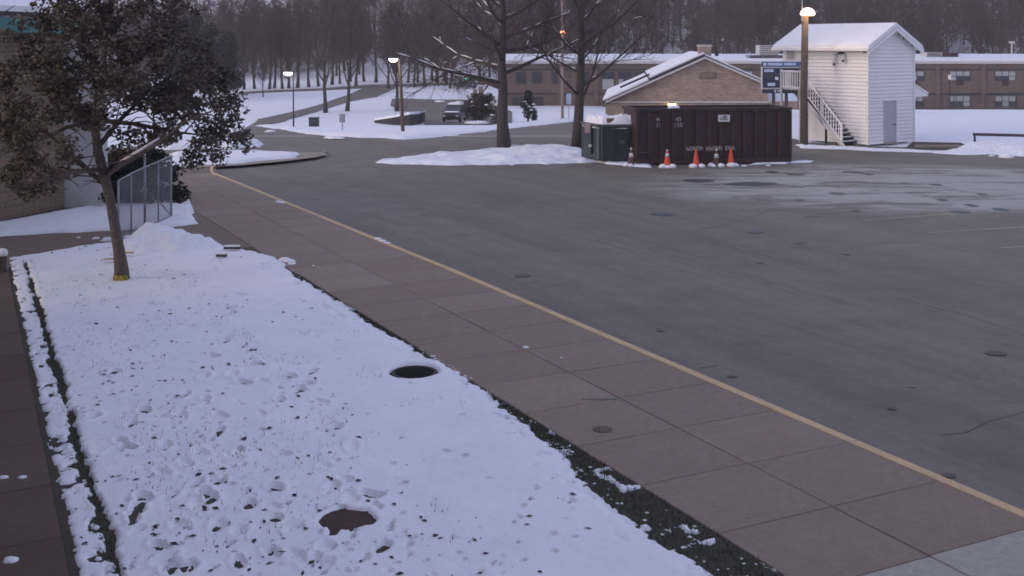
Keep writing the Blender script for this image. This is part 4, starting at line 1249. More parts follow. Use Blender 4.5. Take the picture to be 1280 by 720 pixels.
mb.box(gp_(GL / 2, -.03, GH - .04), (GL + .06, .07, .09), gx_, (0, 1, 0)); mb.box(gp_(-.04, GW / 2, GH - .04), (.07, GW - .1, .09), gy_.cross(Vector((0, 0, 1))), gy_)
mb.build('top_rim', M['dump_pale'], gd)
for u in (.06, .62, 1.18, 1.70): MB().box(gp_(u, -.03, .85), (.07, .05, 1.38), gx_, (0, 1, 0)).build('rib', M['dump_pale'] if u < .1 else M['dump_green'], gd)
MB().box(gp_(-.06, 1.0, .95), (.05, .5, 1.2), gy_.cross(Vector((0, 0, 1))), gy_).build('fork_pocket', M['dump_green'], gd)
MB().box(gp_(-.02, .12, .85), (.06, .22, 1.34), gy_.cross(Vector((0, 0, 1))), gy_).build('scuffed_corner', M['dump_pale'], gd)
sg = MB().box(AT(736, 160, A2.y + .62) + Vector((-.06, 0, 0)), (.26, .015, .42)).build('warning_sign', M['sign_red'], gd)
mb = MB()
for k in range(4): mb.box(AT(736, 160, A2.y + .60) + Vector((-.06, 0, .14 - k * .09)), (.20, .005, .03))
mb.build('print', M['sign_white'], sg)
MB().box(AT(737.5, 182, A2.y + .45), (.14, .012, .12)).build('sticker', M['sign_white'], gd)
MB().box(gp_(.95, -.007, .92), (.20, .012, .15), gx_, (0, 1, 0)).build('sticker', M['dump_pale'], gd)
poly = [gp_(.05, .08, 0), gp_(GL - .05, .08, 0), gp_(GL - .05, GW - .08, 0), gp_(.05, GW - .08, 0)]
so = snow_patch('snow', [(p.x, p.y) for p in poly], .10, .15, .07, .06, .05, .5, M['snow'], lambda X, Y: np.full_like(X, GH - .10), 22,
                extra=lambda X, Y: .34 * (1 + .9 * fbm(X, Y, .55, 4, 3)))
so.parent = gd; so.location = -A2
bx3 = MB().box(AT(762, 151, A2.y + .3) + Vector((0, 0, .02)), (.30, .28, .20), (1, .2, 0), (-.2, 1, 0)).build('cardboard_box', M['card'], label='crushed brown cardboard box on top of the green dumpster', cat='box', bevel=.01)

# traffic cones
def cone(x, y, h, kind, label):
    b = Vector(P(x, y, 0)) + Vector((0, 0, .012))
    t = thing('traffic_cone', label, 'traffic cone', b, 'traffic cones in front of the dumpsters')
    o_ = M['orange'] if kind != 'grubby' else M['orange_dull']
    MB().box(b + Vector((0, 0, .02)), (.38, .38, .045)).build('base', M['rubber'] if kind == 'grubby' else o_, t, bevel=.01)
    MB().lathe(b + Vector((0, 0, .042)), [(.155, 0), (.145, .03), (.03, h - .05), (.022, h - .045)], 18).build('body', o_, t, smooth_=True)
    r_at = lambda z: .145 - (.115) * (z - .03) / (h - .08)
    bands = {'plain': [], 'banded': [(.38, .52), (.60, .70)], 'grubby': [(.30, .46), (.58, .70)]}[kind]
    for (f0, f1) in bands:
        z0, z1 = f0 * h / .72, min(f1 * h / .72, h - .052)
        MB().lathe(b + Vector((0, 0, .042)), [(r_at(z0) + .004, z0), (r_at(z1) + .004, z1)], 18).build('band', M['reflective'], t, smooth_=True)
    mb = MB(); r2 = random.Random(int(x))
    for k in range(6):
        a = r2.uniform(0, 6.28); q_ = r2.uniform(.10, .17)
        mb.lathe(b + Vector((math.cos(a) * .20 * 1.1, math.sin(a) * .17 - .03, -.01)), [(q_, 0), (q_ * .95, q_ * .45), (q_ * .6, q_ * .8), (q_ * .15, q_ * .95)], 8)
    mb.build('snow', M['snow'], t, smooth_=True)
cone(789, 207.5, .76, 'grubby', 'grubby dark-and-white traffic cone between the two dumpsters')
cone(834, 209.5, .74, 'banded', 'red-orange traffic cone with pale bands below the white numbers')
cone(870, 209, .74, 'plain', 'plain red-orange traffic cone, left of the grubby one, by the faint lettering')
cone(895.5, 208, .74, 'grubby', 'grubby dark traffic cone with white bands between two plain orange cones')
cone(913.5, 207.5, .74, 'plain', 'plain red-orange traffic cone furthest right along the maroon dumpster')

# ---------------------------------------------------------------- white two-storey press box with outside stair
W0 = Vector((17.8, 57.35, 0)); wa = Vector((-.6, .8, 0)); wb = Vector((.8, .6, 0)); WL, WW, WH = 5.45, 3.85, 4.92
pb = thing('white_press_box', 'white clapboard two-storey hut with snowy gable roof and grey door', 'hut', W0)
def wp(t, s_, z): return W0 + wa * t + wb * s_ + Vector((0, 0, z))
WT = 3.72
MB().prism([wp(.03, .03, .02), wp(WT - .03, .03, .02), wp(WT - .03, WW - .03, .02), wp(.03, WW - .03, .02)], (0, 0, WH - .03)).build('core', M['vinyl'], pb)
MB().prism([wp(WT - .02, .04, 4.16), wp(WL - .03, .04, 4.16), wp(WL - .03, WW - .04, 4.16), wp(WT - .02, WW - .04, 4.16)], (0, 0, WH - 4.18)).build('porch_box', M['vinyl'], pb)
def siding(name, p0, p1, out, z0, z1, clipf=None):
    mb = MB(); z = z0; st = .185
    d_ = (p1 - p0).normalized(); Lw = (p1 - p0).length
    while z < z1 - .02:
        zt = min(z + st, z1)
        a_, b_ = (0, Lw) if clipf is None else clipf((z + zt) / 2)
        if b_ - a_ > .05:
            q0, q1 = p0 + d_ * a_, p0 + d_ * b_
            up1, up0 = Vector((0, 0, zt)), Vector((0, 0, z))
            mb.prism([q0 + up0, q0 + up0 + out * .065, q0 + up1 + out * .006, q0 + up1], q1 - q0)
        z += st
    return mb.build(name, M['vinyl'], pb)
o1, o2 = -wb, -wa
siding('siding', wp(.02, .0, 0), wp(WT, .0, 0), o1, .05, WH)
# gable wall, leaving the door opening
GR = .98
DX0, DX1 = 1.26, 2.30
def gable_clip(z):
    if z <= WH: return (0, WW)
    f = (z - WH) / GR
    return (WW / 2 * f, WW - WW / 2 * f)
siding('siding', wp(0, .02, 0), wp(0, DX0 - .05, 0), o2, .05, 2.2)
siding('siding', wp(0, DX1 + .05, 0), wp(0, WW - .02, 0), o2, .05, 2.2)
siding('siding', wp(0, .02, 0), wp(0, WW - .02, 0), o2, 2.2, WH + GR, gable_clip)
MB().prism([wp(.035, 0, WH - .01), wp(.035, WW, WH - .01), wp(.035, WW / 2, WH + GR)], wa * (WL - .07)).build('gable', M['vinyl'], pb)
for s_, t in ((-.025, -.025), (WW + .01, -.025), (-.025, WT + .01)):
    MB().box(wp(t, s_, WH / 2), (.10, .10, WH - .04), wa, wb).build('corner_board', M['white_paint'], pb)
dr_ = MB().box(wp(-.012, (DX0 + DX1) / 2, 1.08), (.05, DX1 - DX0 - .10, 2.08), wa, wb).build('door', M['door_grey'], pb)
MB().lathe(wp(-.07, DX1 - .18, .98), [(.03, -.03), (.04, 0), (.03, .03)], 8).build('handle', M['steel_dark'], dr_)
mb = MB()
for s_ in (DX0, DX1): mb.box(wp(-.018, s_, 1.09), (.07, .09, 2.14), wa, wb)
mb.box(wp(-.0185, (DX0 + DX1) / 2, 2.185), (.07, DX1 - DX0 + .09, .07), wa, wb)
mb.build('door_frame', M['trim'], pb)
MB().box(wp(-.10, (DX0 + DX1) / 2, .03), (.2, DX1 - DX0, .06), wa, wb).build('door_step', M['kerb'], pb)
# roof: two slabs with overhang, snow on top
OV = .42; sl = GR / (WW / 2)
def roof_side(sign, zoff, th, mat, name, ov, parent, ext=.35):
    r_ = WW / 2
    ridge0, ridge1 = wp(-ext, r_, WH + GR + .06 + zoff), wp(WL + ext, r_, WH + GR + .06 + zoff)
    ev = lambda p: p + wb * (sign * (r_ + ov)) + Vector((0, 0, -sl * (r_ + ov)))
    return MB().prism([ridge0, ridge1, ev(ridge1), ev(ridge0)], (0, 0, th)).build(name, mat, parent)
for sg_ in (-1, 1):
    rf = roof_side(sg_, 0, .10, M['white_paint'], 'roof', OV, pb)
    roof_side(sg_, .104, .11, M['snow'], 'snow', OV - .05, rf, .32)
MB().box(wp(WL / 2, -OV - .02, WH - .12), (WL + .7, .09, .13), wa, wb).build('gutter', M['white_paint'], pb)
mb = MB()
for sg_ in (-1, 1):
    r_ = WW / 2
    p = wp(-.36, r_, WH + GR + .02); q_ = wp(-.36, r_ + sg_ * (r_ + OV), WH + GR + .02 - sl * (r_ + OV))
    mb.prism([p, q_, q_ - Vector((0, 0, .17)), p - Vector((0, 0, .17))], wa * .05)
mb.build('barge_board', M['white_paint'], pb)
# small lean-to roof on the far side
mb = MB(); z1 = 2.95
mb.prism([wp(.0, WW + .03, z1), wp(.0, WW + 1.3, z1 - .52), wp(.0, WW + 1.3, z1 - .62), wp(.0, WW + .03, z1 - .62)], wa * 2.6)
lt = mb.build('lean_to_roof', M['white_paint'], pb)
MB().prism([wp(-.02, WW + .04, z1 + .015), wp(-.02, WW + 1.33, z1 - .51), wp(-.02, WW + 1.33, z1 - .42), wp(-.02, WW + .04, z1 + .10)], wa * 2.62).build('snow', M['snow'], lt)
# floodlights under the eaves
fl = thing('floodlight', 'cluster of small dark floodlights under the white hut eaves', 'floodlight', wp(1.55, -.05, 4.55))
MB().box(wp(1.55, -.09, 4.62), (.34, .12, .12), wa, wb).build('bracket', M['steel_dark'], fl)
for t, dz in ((1.30, -.20), (1.85, -.30)):
    MB().tube([wp(t, -.10, 4.58), wp(t, -.22, 4.45 + dz * .3), wp(t, -.26, 4.58 + dz * 1.6)], [.05, .06, .085], 8).build('lamp_head', M['trim'], fl)
    MB().tube([wp(t, -.26, 4.58 + dz * 1.6), wp(t, -.27, 4.53 + dz * 1.8)], [.06, .075], 8).build('lens', M['steel_dark'], fl)
MB().box(wp(.12, -.09, 4.70), (.12, .10, .10), wa, wb).build('sensor', M['steel_dark'], fl)
# window and door high on the stair side
wi = MB().box(wp(WL - .55, .02, 4.52), (.50, .05, .52), wa, wb).build('window', M['trim'], pb)
MB().box(wp(WL - .55, -.01, 4.52), (.40, .02, .42), wa, wb).build('pane', M['pane'], wi)
ud = MB().box(wp(WT + .02, .75, 3.45), (.05, .85, 1.4), wa, wb).build('upper_door', M['white_paint'], pb)

# stair
st_ = thing('outside_stair', 'timber outside stair with white balustrade against the white hut', 'stair', wp(.8, -1.1, 0))
LZ = 2.70; T0, T1 = .62, 3.30; NS = 14; SWD = 1.02
for k in range(NS):
    f = (k + .5) / NS
    t = T0 + (T1 - T0) * f; z = LZ * (k + 1) / NS
    MB().box(wp(t, -.08 - SWD / 2, z - .02), (.27, SWD, .045), wa, wb).build('tread', M['wood_dark'], st_)
    MB().box(wp(t, -.08 - SWD / 2 - .05, z + .022), (.20, SWD * .82, .038), wa, wb).build('snow', M['snow'], st_, bevel=.012)
    MB().box(wp(t + .11, -.08 - SWD / 2, z - .13), (.02, SWD, .17), wa, wb).build('riser', M['wood_dark'], st_)
for s_ in (-.06, -.10 - SWD):
    MB().prism([wp(T0 - .15, s_, .0), wp(T0 + .18, s_, .0), wp(T1 + .1, s_, LZ - .32), wp(T1 + .1, s_, LZ - .02)], -wb * .05).build('stringer', M['trim'], st_)
def rail(p, q_, hb, n, name0):
    mb_ = MB()
    MB().tube([p + Vector((0, 0, .95)), q_ + Vector((0, 0, .95))], .05, 6).build('handrail', M['white_paint'], st_)
    MB().tube([p + Vector((0, 0, hb)), q_ + Vector((0, 0, hb))], .035, 6).build('lower_rail', M['white_paint'], st_)
    for k in range(1, n):
        c = p.lerp(q_, k / n)
        MB().box(c + Vector((0, 0, (.95 + hb) / 2)), (.04, .04, .95 - hb), wa, wb).build('baluster', M['white_paint'], st_)
sO = -.10 - SWD
rail(wp(T0 + .12, sO, .10), wp(T1, sO, LZ), .14, 16, 'stair')
rail(wp(T1 + .05, sO, LZ), wp(4.55, sO, LZ), .12, 8, 'landing')
rail(wp(4.55, sO, LZ), wp(4.55, -.05, LZ), .12, 7, 'landing')
for t, zb, zt in ((T0 + .12, 0, 1.18), (T1, 0, LZ + 1.05), (4.55, 0, LZ + 1.05), ((T0 + T1) / 2, 1.0, 2.5)):
    MB().box(wp(t, sO, (zb + zt) / 2), (.10, .10, zt - zb), wa, wb).build('newel_post', M['white_paint'] if zb or t < 1 else M['trim'], st_)
MB().box(wp((T0 + T1) / 2 - .2, sO + .1, .62), (.09, .09, 1.22), wa, wb).build('support_post', M['wood_dark'], st_)
MB().box(wp((T1 + 4.6) / 2, -.08 - SWD / 2, LZ - .07), (4.6 - T1, SWD, .12), wa, wb).build('landing', M['wood_dark'], st_)
MB().box(wp((T1 + 4.6) / 2, -.12 - SWD / 2, LZ + .02), (4.5 - T1, SWD * .7, .05), wa, wb).build('snow', M['snow'], st_, bevel=.015)

# light pole with lit dome
b = Vector(P(1005, 181))
lp = thing('light_pole', 'thick wooden light pole with a glowing dome lamp beside the stair', 'light pole', b)
pw = F / b.y
zt = CH + (HY - 19) / pw
MB().tube([b - Vector((0, 0, .1)), b + Vector((0, 0, 3)), b + Vector((.06, 0, zt))], [.205, .185, .165], 14).build('pole', M['wood_pole'], lp, smooth_=True)
MB().tube([b + Vector((-.13, -.1, zt - .3)), b + Vector((-.11, -.1, zt + 2.2))], .025, 6).build('mast', M['steel'], lp)
lc = Vector((b.x + .17, b.y - .05, zt + .03))
MB().lathe(lc, [(.30, -.05), (.35, 0), (.37, .06)], 18).build('lamp_rim', M['lamp_orange'], lp, smooth_=True)
MB().lathe(lc, [(.37, .06), (.36, .15), (.28, .27), (.15, .34), (.03, .37)], 18).build('lamp_dome', M['lamp_pink'], lp, smooth_=True)
pl_d = bpy.data.lights.new('lamp_light', 'POINT'); pl_d.energy = 45; pl_d.color = (1, .72, .5); pl_d.shadow_soft_size = .3
pl_o = bpy.data.objects.new('lamp_light', pl_d); pl_o.location = (lc.x + .05 - b.x, lc.y - .75 - b.y, lc.z + .1 - b.z); C.objects.link(pl_o); pl_o.parent = lp

# scoreboard behind the hut
SY = 80.0
def sb(x, y, dy=0): return AT(x, y, SY + dy)
sc_ = thing('scoreboard', 'navy and blue sports scoreboard on posts behind the white hut', 'scoreboard', (sb(967, 117).x, SY, 0))
def pan(name, x0, x1, y0, y1, dy, th, mat, par):
    a_, c_ = sb(x0, y1, dy), sb(x1, y0, dy)
    return MB().span(a_.x, c_.x, a_.y, a_.y + th, a_.z, c_.z).build(name, mat, par)
hd = pan('header', 953, 1032, 77, 83.5, 0, .25, M['blue'], sc_)
pan('lettering_strip', 959.5, 978, 78.5, 81.8, -.03, .02, M['lightblue'], hd); pan('lettering_strip', 980, 995, 78.5, 81.6, -.03, .02, M['lightblue'], hd)
pan('emblem', 954.5, 957.5, 78.5, 82, -.03, .02, M['sign_white'], hd)
fr = pan('frame', 952, 1033, 83.6, 111.2, .03, .22, M['trim'], sc_)
pan('score_panel', 953.6, 1031.5, 85, 109.8, -.02, .045, M['navy'], fr)
pan('score_display', 955.5, 967, 86.5, 90, -.05, .025, M['lightblue'], fr); pan('score_display', 969, 973, 96, 99.8, -.05, .025, M['sign_white'], fr); pan('score_display', 959.5, 969, 103.5, 107.5, -.05, .025, M['lightblue'], fr)
pan('divider', 968.6, 969.3, 85, 92.8, -.05, .025, M['blue'], fr); pan('divider', 969.4, 990, 92, 92.8, -.05, .025, M['blue'], fr)
for x0, x1, y0, y1 in ((955.5, 967, 91.5, 98), (971, 978, 101, 108), (984, 1000, 96, 104)): pan('dark_display', x0, x1, y0, y1, -.05, .025, M['ink'], fr)
fo = pan('sponsor_panel', 953.5, 1031, 111.8, 116.6, .02, .2, M['navy'], sc_)
pan('print', 972, 979, 112.8, 114.8, -.005, .02, M['lightblue'], fo); pan('print', 968, 970, 111.9, 115.5, -.005, .02, M['lightblue'], fo)
for x in (967, 983, 1018):
    t = sb(x, 116.6, .18)
    MB().span(t.x - .1, t.x + .1, SY + .12, SY + .3, -.1, t.z + .6).build('post', M['wood_dark'], sc_)

# dark rail at the far right
p0 = P(1216, 177.5); p1 = Vector((p0.x + 7.2, p0.y - 2.6, 0))
rl = thing('low_rail', 'low dark steel rail on posts in front of the snowy field', 'rail', p0)
d_ = (p1 - p0).normalized()
MB().box((p0 + p1) / 2 + Vector((0, 0, .40)), ((p1 - p0).length, .12, .14), d_, d_.cross(Vector((0, 0, 1)))).build('beam', M['steel_dark'], rl)
for f in (.012, .34, .67, .98):
    c = p0.lerp(p1, f); MB().box(c + Vector((0, 0, .16)), (.11, .11, .36), d_, d_.cross(Vector((0, 0, 1)))).build('post', M['steel_dark'], rl)
c_ = P(1258, 197)
MB().lathe(c_, [(.34, -.02), (.33, .07), (.22, .16), (.06, .19)], 9).build('snow_clod', M['snow'], label='single clod of snow on the asphalt at the right edge', cat='snow clod', smooth_=True)
for x, y, w in ((1172, 184.5, 2.2),):
    c = P(x, y); MB().box(c + Vector((0, 0, .07)), (w, .16, .13)).build('parking_block', M['kerb'], label='low concrete parking block on the dark verge right of the hut', cat='parking block', bevel=.02)

# ---------------------------------------------------------------- gabled brick building behind the dumpster
GY = 100.0
def gb(x, y, dy=0): return AT(x, y, GY + dy)
gl = thing('gabled_brick_building', 'tan brick building with snowy gable roof and chimney behind the maroon dumpster', 'building', (gb(757, 127).x, GY, -2.1))
prof = [(757, 127), (880, 72), (960, 107), (960, 172), (757, 172)]
GD = Vector((2.3, 22, 0))
mb = MB(); mb.prism([gb(x, y) for x, y in prof], GD); mb.build('wall', M['brick'], gl)
tr_ = MB().box((gb(755, 127) + gb(962, 127)) / 2 + Vector((0, -.05, -.03)), ((gb(962, 127) - gb(755, 127)).length, .18, .11)).build('cornice', M['trim'], gl)
def slope(pa, pb_, th, ext, mat, name, par, y0=-.45):
    a_, b_ = gb(*pa), gb(*pb_)
    d_ = (b_ - a_).normalized(); a_ = a_ - d_ * ext
    n_ = Vector((0, 1, 0)).cross(d_); n_ = n_ if n_.z > 0 else -n_
    return MB().prism([a_ + Vector((0, y0, 0)), b_ + Vector((0, y0, 0)), b_ + Vector((0, y0, 0)) + n_ * th, a_ + Vector((0, y0, 0)) + n_ * th], GD + Vector((0, .9, 0))).build(name, mat, par)
for pa, pb_, nm in (((757, 127), (814, 101.5), 'roof'), ((815, 98.6), (880, 69.6), 'roof'), ((964, 108.5), (880.4, 71.6), 'roof')):
    rf = slope(pa, pb_, .16, .35, M['roof_dark'], nm, gl)
    slope((pa[0], pa[1] - 2.6), (pb_[0], pb_[1] - 2.6), .13, .25, M['snow'], 'snow', rf, -.30)
# snow guards on the lower roof
for k in range(2):
    a_, b_ = gb(775 + k * 12, 114.3 - k * 5.6, .6), gb(812, 97.8, .6)
    MB().tube([a_ + Vector((0, k * 6, .35)), b_ + Vector((0, k * 6, .35))], .10, 6).build('roof_pipe', M['steel_dark'], gl)
for sx in ((756, 127), (880, 71.5)),:
    a_, b_ = gb(*sx[0]), gb(*sx[1])
    MB().prism([a_ + Vector((0, -.5, -.12)), b_ + Vector((0, -.5, -.12)), b_ + Vector((0, -.5, .06)), a_ + Vector((0, -.5, .06))], (0, .06, 0)).build('barge_board', M['trim'], gl)
a_, b_ = gb(966, 109), gb(880, 71.5)
MB().prism([a_ + Vector((0, -.5, -.12)), b_ + Vector((0, -.5, -.12)), b_ + Vector((0, -.5, .06)), a_ + Vector((0, -.5, .06))], (0, .06, 0)).build('barge_board', M['trim'], gl)
ch = MB().box(gb(880.5, 66, 1.5), (1.05, 1.05, 1.5)).build('chimney', M['brick'], gl)
MB().box(gb(880.5, 57.3, 1.5), (1.2, 1.2, .10)).build('chimney_cap', M['trim'], ch)
MB().tube([gb(896, 70, 2), gb(896, 63, 2)], .16, 8).build('vent_pipe', M['steel_dark'], gl)
vn = MB().box(gb(885, 94.5, -.03), (1.4, .06, .55)).build('louvre', M['wood_dark'], gl)
for k in range(5): MB().box(gb(885, 94.5, -.08) + Vector((0, 0, -.2 + .1 * k)), (1.34, .05, .06), (1, 0, 0), (0, 1, .5), (0, -.5, 1)).build('slat', M['brick'], vn)
wl_ = thing('wall_lamp', 'lit orange wall lamp just above the maroon dumpster rim', 'lamp', gb(840, 131))
MB().box(gb(840, 128.8, -.2), (.5, .36, .10)).build('hood', M['steel_dark'], wl_)
MB().lathe(gb(840, 131.5, -.25), [(.12, -.12), (.30, -.05), (.36, .05), (.30, .13)], 14).build('lamp_glow', M['lamp_orange'], wl_, smooth_=True)
# low wall and snow bank right of it
MB().span(gb(961, 127).x, gb(1004, 127).x, GY - .1, GY + .3, -3.5, gb(961, 127).z).build('low_wall', M['brick'], label='low brick wall with pale coping under the scoreboard', cat='wall')
MB().span(gb(961, 127).x, gb(1004, 127).x, GY - .2, GY + .4, gb(961, 127).z + .003, gb(961, 127).z + .10).build('coping', M['trim'], bpy.data.objects['low_wall'])
snow_patch('snow_bank', [(gb(958, 120).x, GY + 5), (gb(1010, 120).x, GY + 5), (gb(1010, 120).x + 4, GY + 16), (gb(960, 120).x, GY + 16)], 4.2, 1.5, .5, .2, .4, 3, M['snow'], lambda X, Y: np.full_like(X, -3.6), 30, kind='structure')

# ---------------------------------------------------------------- the long brick school
QY = 155.0; QK = QY / F
def qs(x, y, dy=0): return AT(x, y, QY + dy)
X0, X1 = qs(628, 0).x, qs(1345, 0).x
ZR, ZG = qs(0, 78.5).z, -4.9
sch = thing('school_building', 'long two-storey brick school with flat snowy roof behind the field', 'building', (X0, QY, ZG))
MB().span(X0, X1, QY, QY + 18, ZG - .5, ZR).build('wall', M['brick_school'], sch)
MB().span(X0 - .3, X1 + .3, QY - .35, QY - .003, ZR - .12, ZR + .22).build('fascia', M['trim'], sch)
MB().prism([(X0, QY - .3, ZR + .004), (X0, QY + 18, ZR + .004), (X0, QY + 18, ZR + .75), (X0, QY + 9, ZR + .85)], (X1 - X0, 0, 0)).build('roof', M['roof_dark'], sch)
MB().prism([(X0, QY - .25, ZR + .225), (X0, QY + 9, ZR + .93), (X0, QY + 18, ZR + .85), (X0, QY + 18, ZR + 1.05), (X0, QY + 9, ZR + 1.15), (X0, QY - .25, ZR + .42)], (X1 - X0, 0, 0)).build('snow', M['snow'], sch)
mb = MB(); mb.span(X0, X1, QY - .06, QY - .003, qs(0, 87.6).z, qs(0, 86).z); mb.build('window_head_band', M['roof_dark'], sch)
mb = MB(); mb.span(X0, X1, QY - .10, QY - .003, qs(0, 118).z, qs(0, 116.4).z); mb.build('floor_band', M['roof_dark'], sch)
for x in (1172, 1229, 1286, 745, 700):
    c = qs(x, 0); MB().span(c.x - .3, c.x + .3, QY - .16, QY - .002, ZG, ZR - .13).build('pilaster', M['brick_school'], sch)
def triple(xc, y0, y1, lit, low=False):
    w = MB().span(qs(xc - 13.2, 0).x, qs(xc + 13.2, 0).x, QY - .08, QY - .004, qs(0, y1).z, qs(0, y0).z).build('window', M['frame'], sch)
    for k in range(3):
        a_, b_ = xc - 12.3 + k * 8.5, xc - 12.3 + k * 8.5 + 7.4
        ym = y0 + (y1 - y0) * .52
        MB().span(qs(a_, 0).x, qs(b_, 0).x, QY - .105, QY - .082, qs(0, ym - .3).z, qs(0, y0 + .7).z).build('pane', M['pane'], w)
        MB().span(qs(a_, 0).x, qs(b_, 0).x, QY - .105, QY - .082, qs(0, y1 - .7).z, qs(0, ym + .4).z).build('pane', M['pane'] if (k + lit) % 3 == 1 else M['pane_dark'], w)
    if not low:
        MB().span(qs(xc - 4, 0).x, qs(xc + 4, 0).x, QY - .14, QY - .004, qs(0, 106.3).z, qs(0, 101.4).z).build('spandrel', M['panel_red'], sch)
for n_, x in enumerate((1142, 1199.5, 1256.5, 1313, 985, 928)):
    triple(x, 88.6, 101, n_); triple(x, 119.5, 133.5, n_ + 1, True)
# larger pale glazing on the left wing, dark entrance glazing below
for x0, x1 in ((752, 768), (772, 790), (793, 812), (814, 834), (836, 855)):
    w = MB().span(qs(x0, 0).x, qs(x1, 0).x, QY - .08, QY - .004, qs(0, 113).z, qs(0, 89).z).build('window', M['frame'], sch)
    MB().span(qs(x0 + 1, 0).x, qs(x1 - 1, 0).x, QY - .11, QY - .083, qs(0, 98).z, qs(0, 90.5).z).build('pane', M['pane_dark'], w)
    MB().span(qs(x0 + 1, 0).x, qs(x1 - 1, 0).x, QY - .11, QY - .083, qs(0, 112).z, qs(0, 99).z).build('pane', M['pane'], w)
for x in range(640, 680, 10):
    w = MB().span(qs(x, 0).x, qs(x + 9, 0).x, QY - .08, QY - .004, qs(0, 139).z, qs(0, 121).z).build('window', M['frame'], sch)
    MB().span(qs(x + .8, 0).x, qs(x + 8.2, 0).x, QY - .11, QY - .083, qs(0, 138).z, qs(0, 122).z).build('pane', M['pane_dark'], w)
for x in (645, 665, 690, 725):
    w = MB().span(qs(x, 0).x, qs(x + 12, 0).x, QY - .08, QY - .004, qs(0, 104).z, qs(0, 90).z).build('window', M['frame'], sch)
    MB().span(qs(x + .8, 0).x, qs(x + 5.6, 0).x, QY - .11, QY - .083, qs(0, 103.3).z, qs(0, 90.8).z).build('pane', M['pane_dark'], w)
    MB().span(qs(x + 6.4, 0).x, qs(x + 11.2, 0).x, QY - .11, QY - .083, qs(0, 103.3).z, qs(0, 90.8).z).build('pane', M['pane_dark'], w)
# rooftop units
def unit(x0, x1, y0, y1, mat, label, dy=4):
    a_, c_ = qs(x0, y1, dy), qs(x1, y0, dy)
    t = thing('rooftop_unit', label, 'rooftop unit', ((a_.x + c_.x) / 2, QY + dy, a_.z - .4), 'rooftop units on the school')
    MB().span(a_.x, c_.x, QY + dy, QY + dy + 2.4, a_.z - .4, c_.z).build('casing', mat, t, bevel=.05)
    n = 5
    for k in range(n):
        zz = a_.z + (c_.z - a_.z) * (k + .5) / n
        MB().span(a_.x + .15, c_.x - .15, QY + dy - .05, QY + dy - .002, zz - .04, zz + .04).build('grille_bar', M['steel_dark'], t)
    return t
unit(1158, 1178, 65.5, 73.5, M['trim'], 'pale rooftop unit with a dark diagonal brace on the school roof right of the hut')
unit(1179, 1198, 66, 74, M['panel_red'], 'dark reddish rooftop unit on the school roof right of the hut')
unit(949, 973, 56.5, 70, M['trim'], 'tall pale rooftop unit on the school roof left of the hut')
unit(936, 980, 69, 75, M['steel'], 'long low rooftop unit on the school roof behind the gable', 2)

# fence at the edge of the field
ff = thing('field_fence', 'thin chain-link fence along the far edge of the snowy field', 'fence', (22, 88.2, 0))
segs = []
for k in range(22):
    x = 22 + k * 2.4
    MB().tube([(x, 88.2, -.1), (x, 88.2, 1.25)], .03, 5).build('post', M['steel_dark'], ff)
MB().tube([(22, 88.2, 1.22), (22 + 21 * 2.4, 88.2, 1.22)], .022, 5).build('top_rail', M['steel_dark'], ff)
MB().span(22, 22 + 21 * 2.4, 88.12, 88.28, .0, .16).build('kick_board', M['steel_dark'], ff)
for k in range(-6, 252):
    for sgn in (1, -1):
        x = 22 + k * .2; xa, xb = (x, x + 1.2) if sgn > 0 else (x + 1.2, x)
        if min(xa, xb) < 22 or max(xa, xb) > 72.4: continue
        segs.append(([Vector((xa, 88.2, .05)), Vector((xb, 88.2, 1.22))], [.006, .006], 0))
V_, Q_ = polys_to_mesh('m', segs, 3)
link_mesh('wire_mesh', np_mesh('wire_mesh', V_ - np.array(LOC[ff.name][:])[None], Q_), M['steel_dark'], ff)

# ---------------------------------------------------------------- street lamps, poles and signs
def bracket_lamp(x, yb, yt_, hx, label, mat_p, armlen, hr, r):
    b = G(x, yb); t = AT(x, yt_, b.y)
    e = thing('street_lamp', label, 'street lamp', b, 'lit street lamps')
    lean = AT(hx[0], yt_, b.y) if False else t
    top = AT(x + hx[1], yt_, b.y)
    MB().tube([b - Vector((0, 0, .2)), (b + top) / 2, top], [r * 1.2, r, r * .85], 10).build('pole', mat_p, e, smooth_=True)
    hd_ = AT(hx[0], yt_ + 2.2, b.y)
    MB().tube([top - Vector((0, 0, .05)), hd_ + Vector((hr * .6, 0, .07))], r * .6, 6).build('arm', M['steel'], e)
    MB().box(hd_ + Vector((0, 0, .10)), (hr * 2.0, hr * 1.1, .10)).build('hood', M['steel_dark'], e, bevel=.02)
    MB().lathe(hd_ - Vector((0, 0, .02)), [(hr * .5, -hr * .55), (hr * .95, -hr * .2), (hr, .06)], 12).build('lamp_glow', M['lamp_on'], e, smooth_=True)
    ld = bpy.data.lights.new('lamp_light', 'POINT'); ld.energy = 12; ld.color = (1, .72, .45); ld.shadow_soft_size = .2
    lo = bpy.data.objects.new('lamp_light', ld); lo.location = hd_ - b - Vector((0, .3, .35)); C.objects.link(lo); lo.parent = e
bracket_lamp(504, 168, 72, (491.5, -4.5), 'lit street lamp on a wooden pole with bracket arm across the road', M['wood_pole'], 1, .26, .10)
bracket_lamp(367, 159, 89, (360, -.5), 'lit street lamp on a slim pole beside the side road', M['steel_dark'], 1, .36, .06)
b = G(703, 150)
up_ = thing('utility_pole', 'very tall slim pale pole with small red lights behind the bare trees', 'utility pole', b)
MB().tube([b - Vector((0, 0, .2)), AT(703, 70, b.y), AT(702.5, -40, b.y)], [.17, .15, .12], 10).build('pole', M['pale_wood'], up_, smooth_=True)
for dx in (-1.7, 2.2): MB().lathe(AT(703 + dx, 40, b.y - .25), [(.10, -.12), (.17, 0), (.10, .12)], 10).build('red_lamp', M['red_light'], up_, smooth_=True)
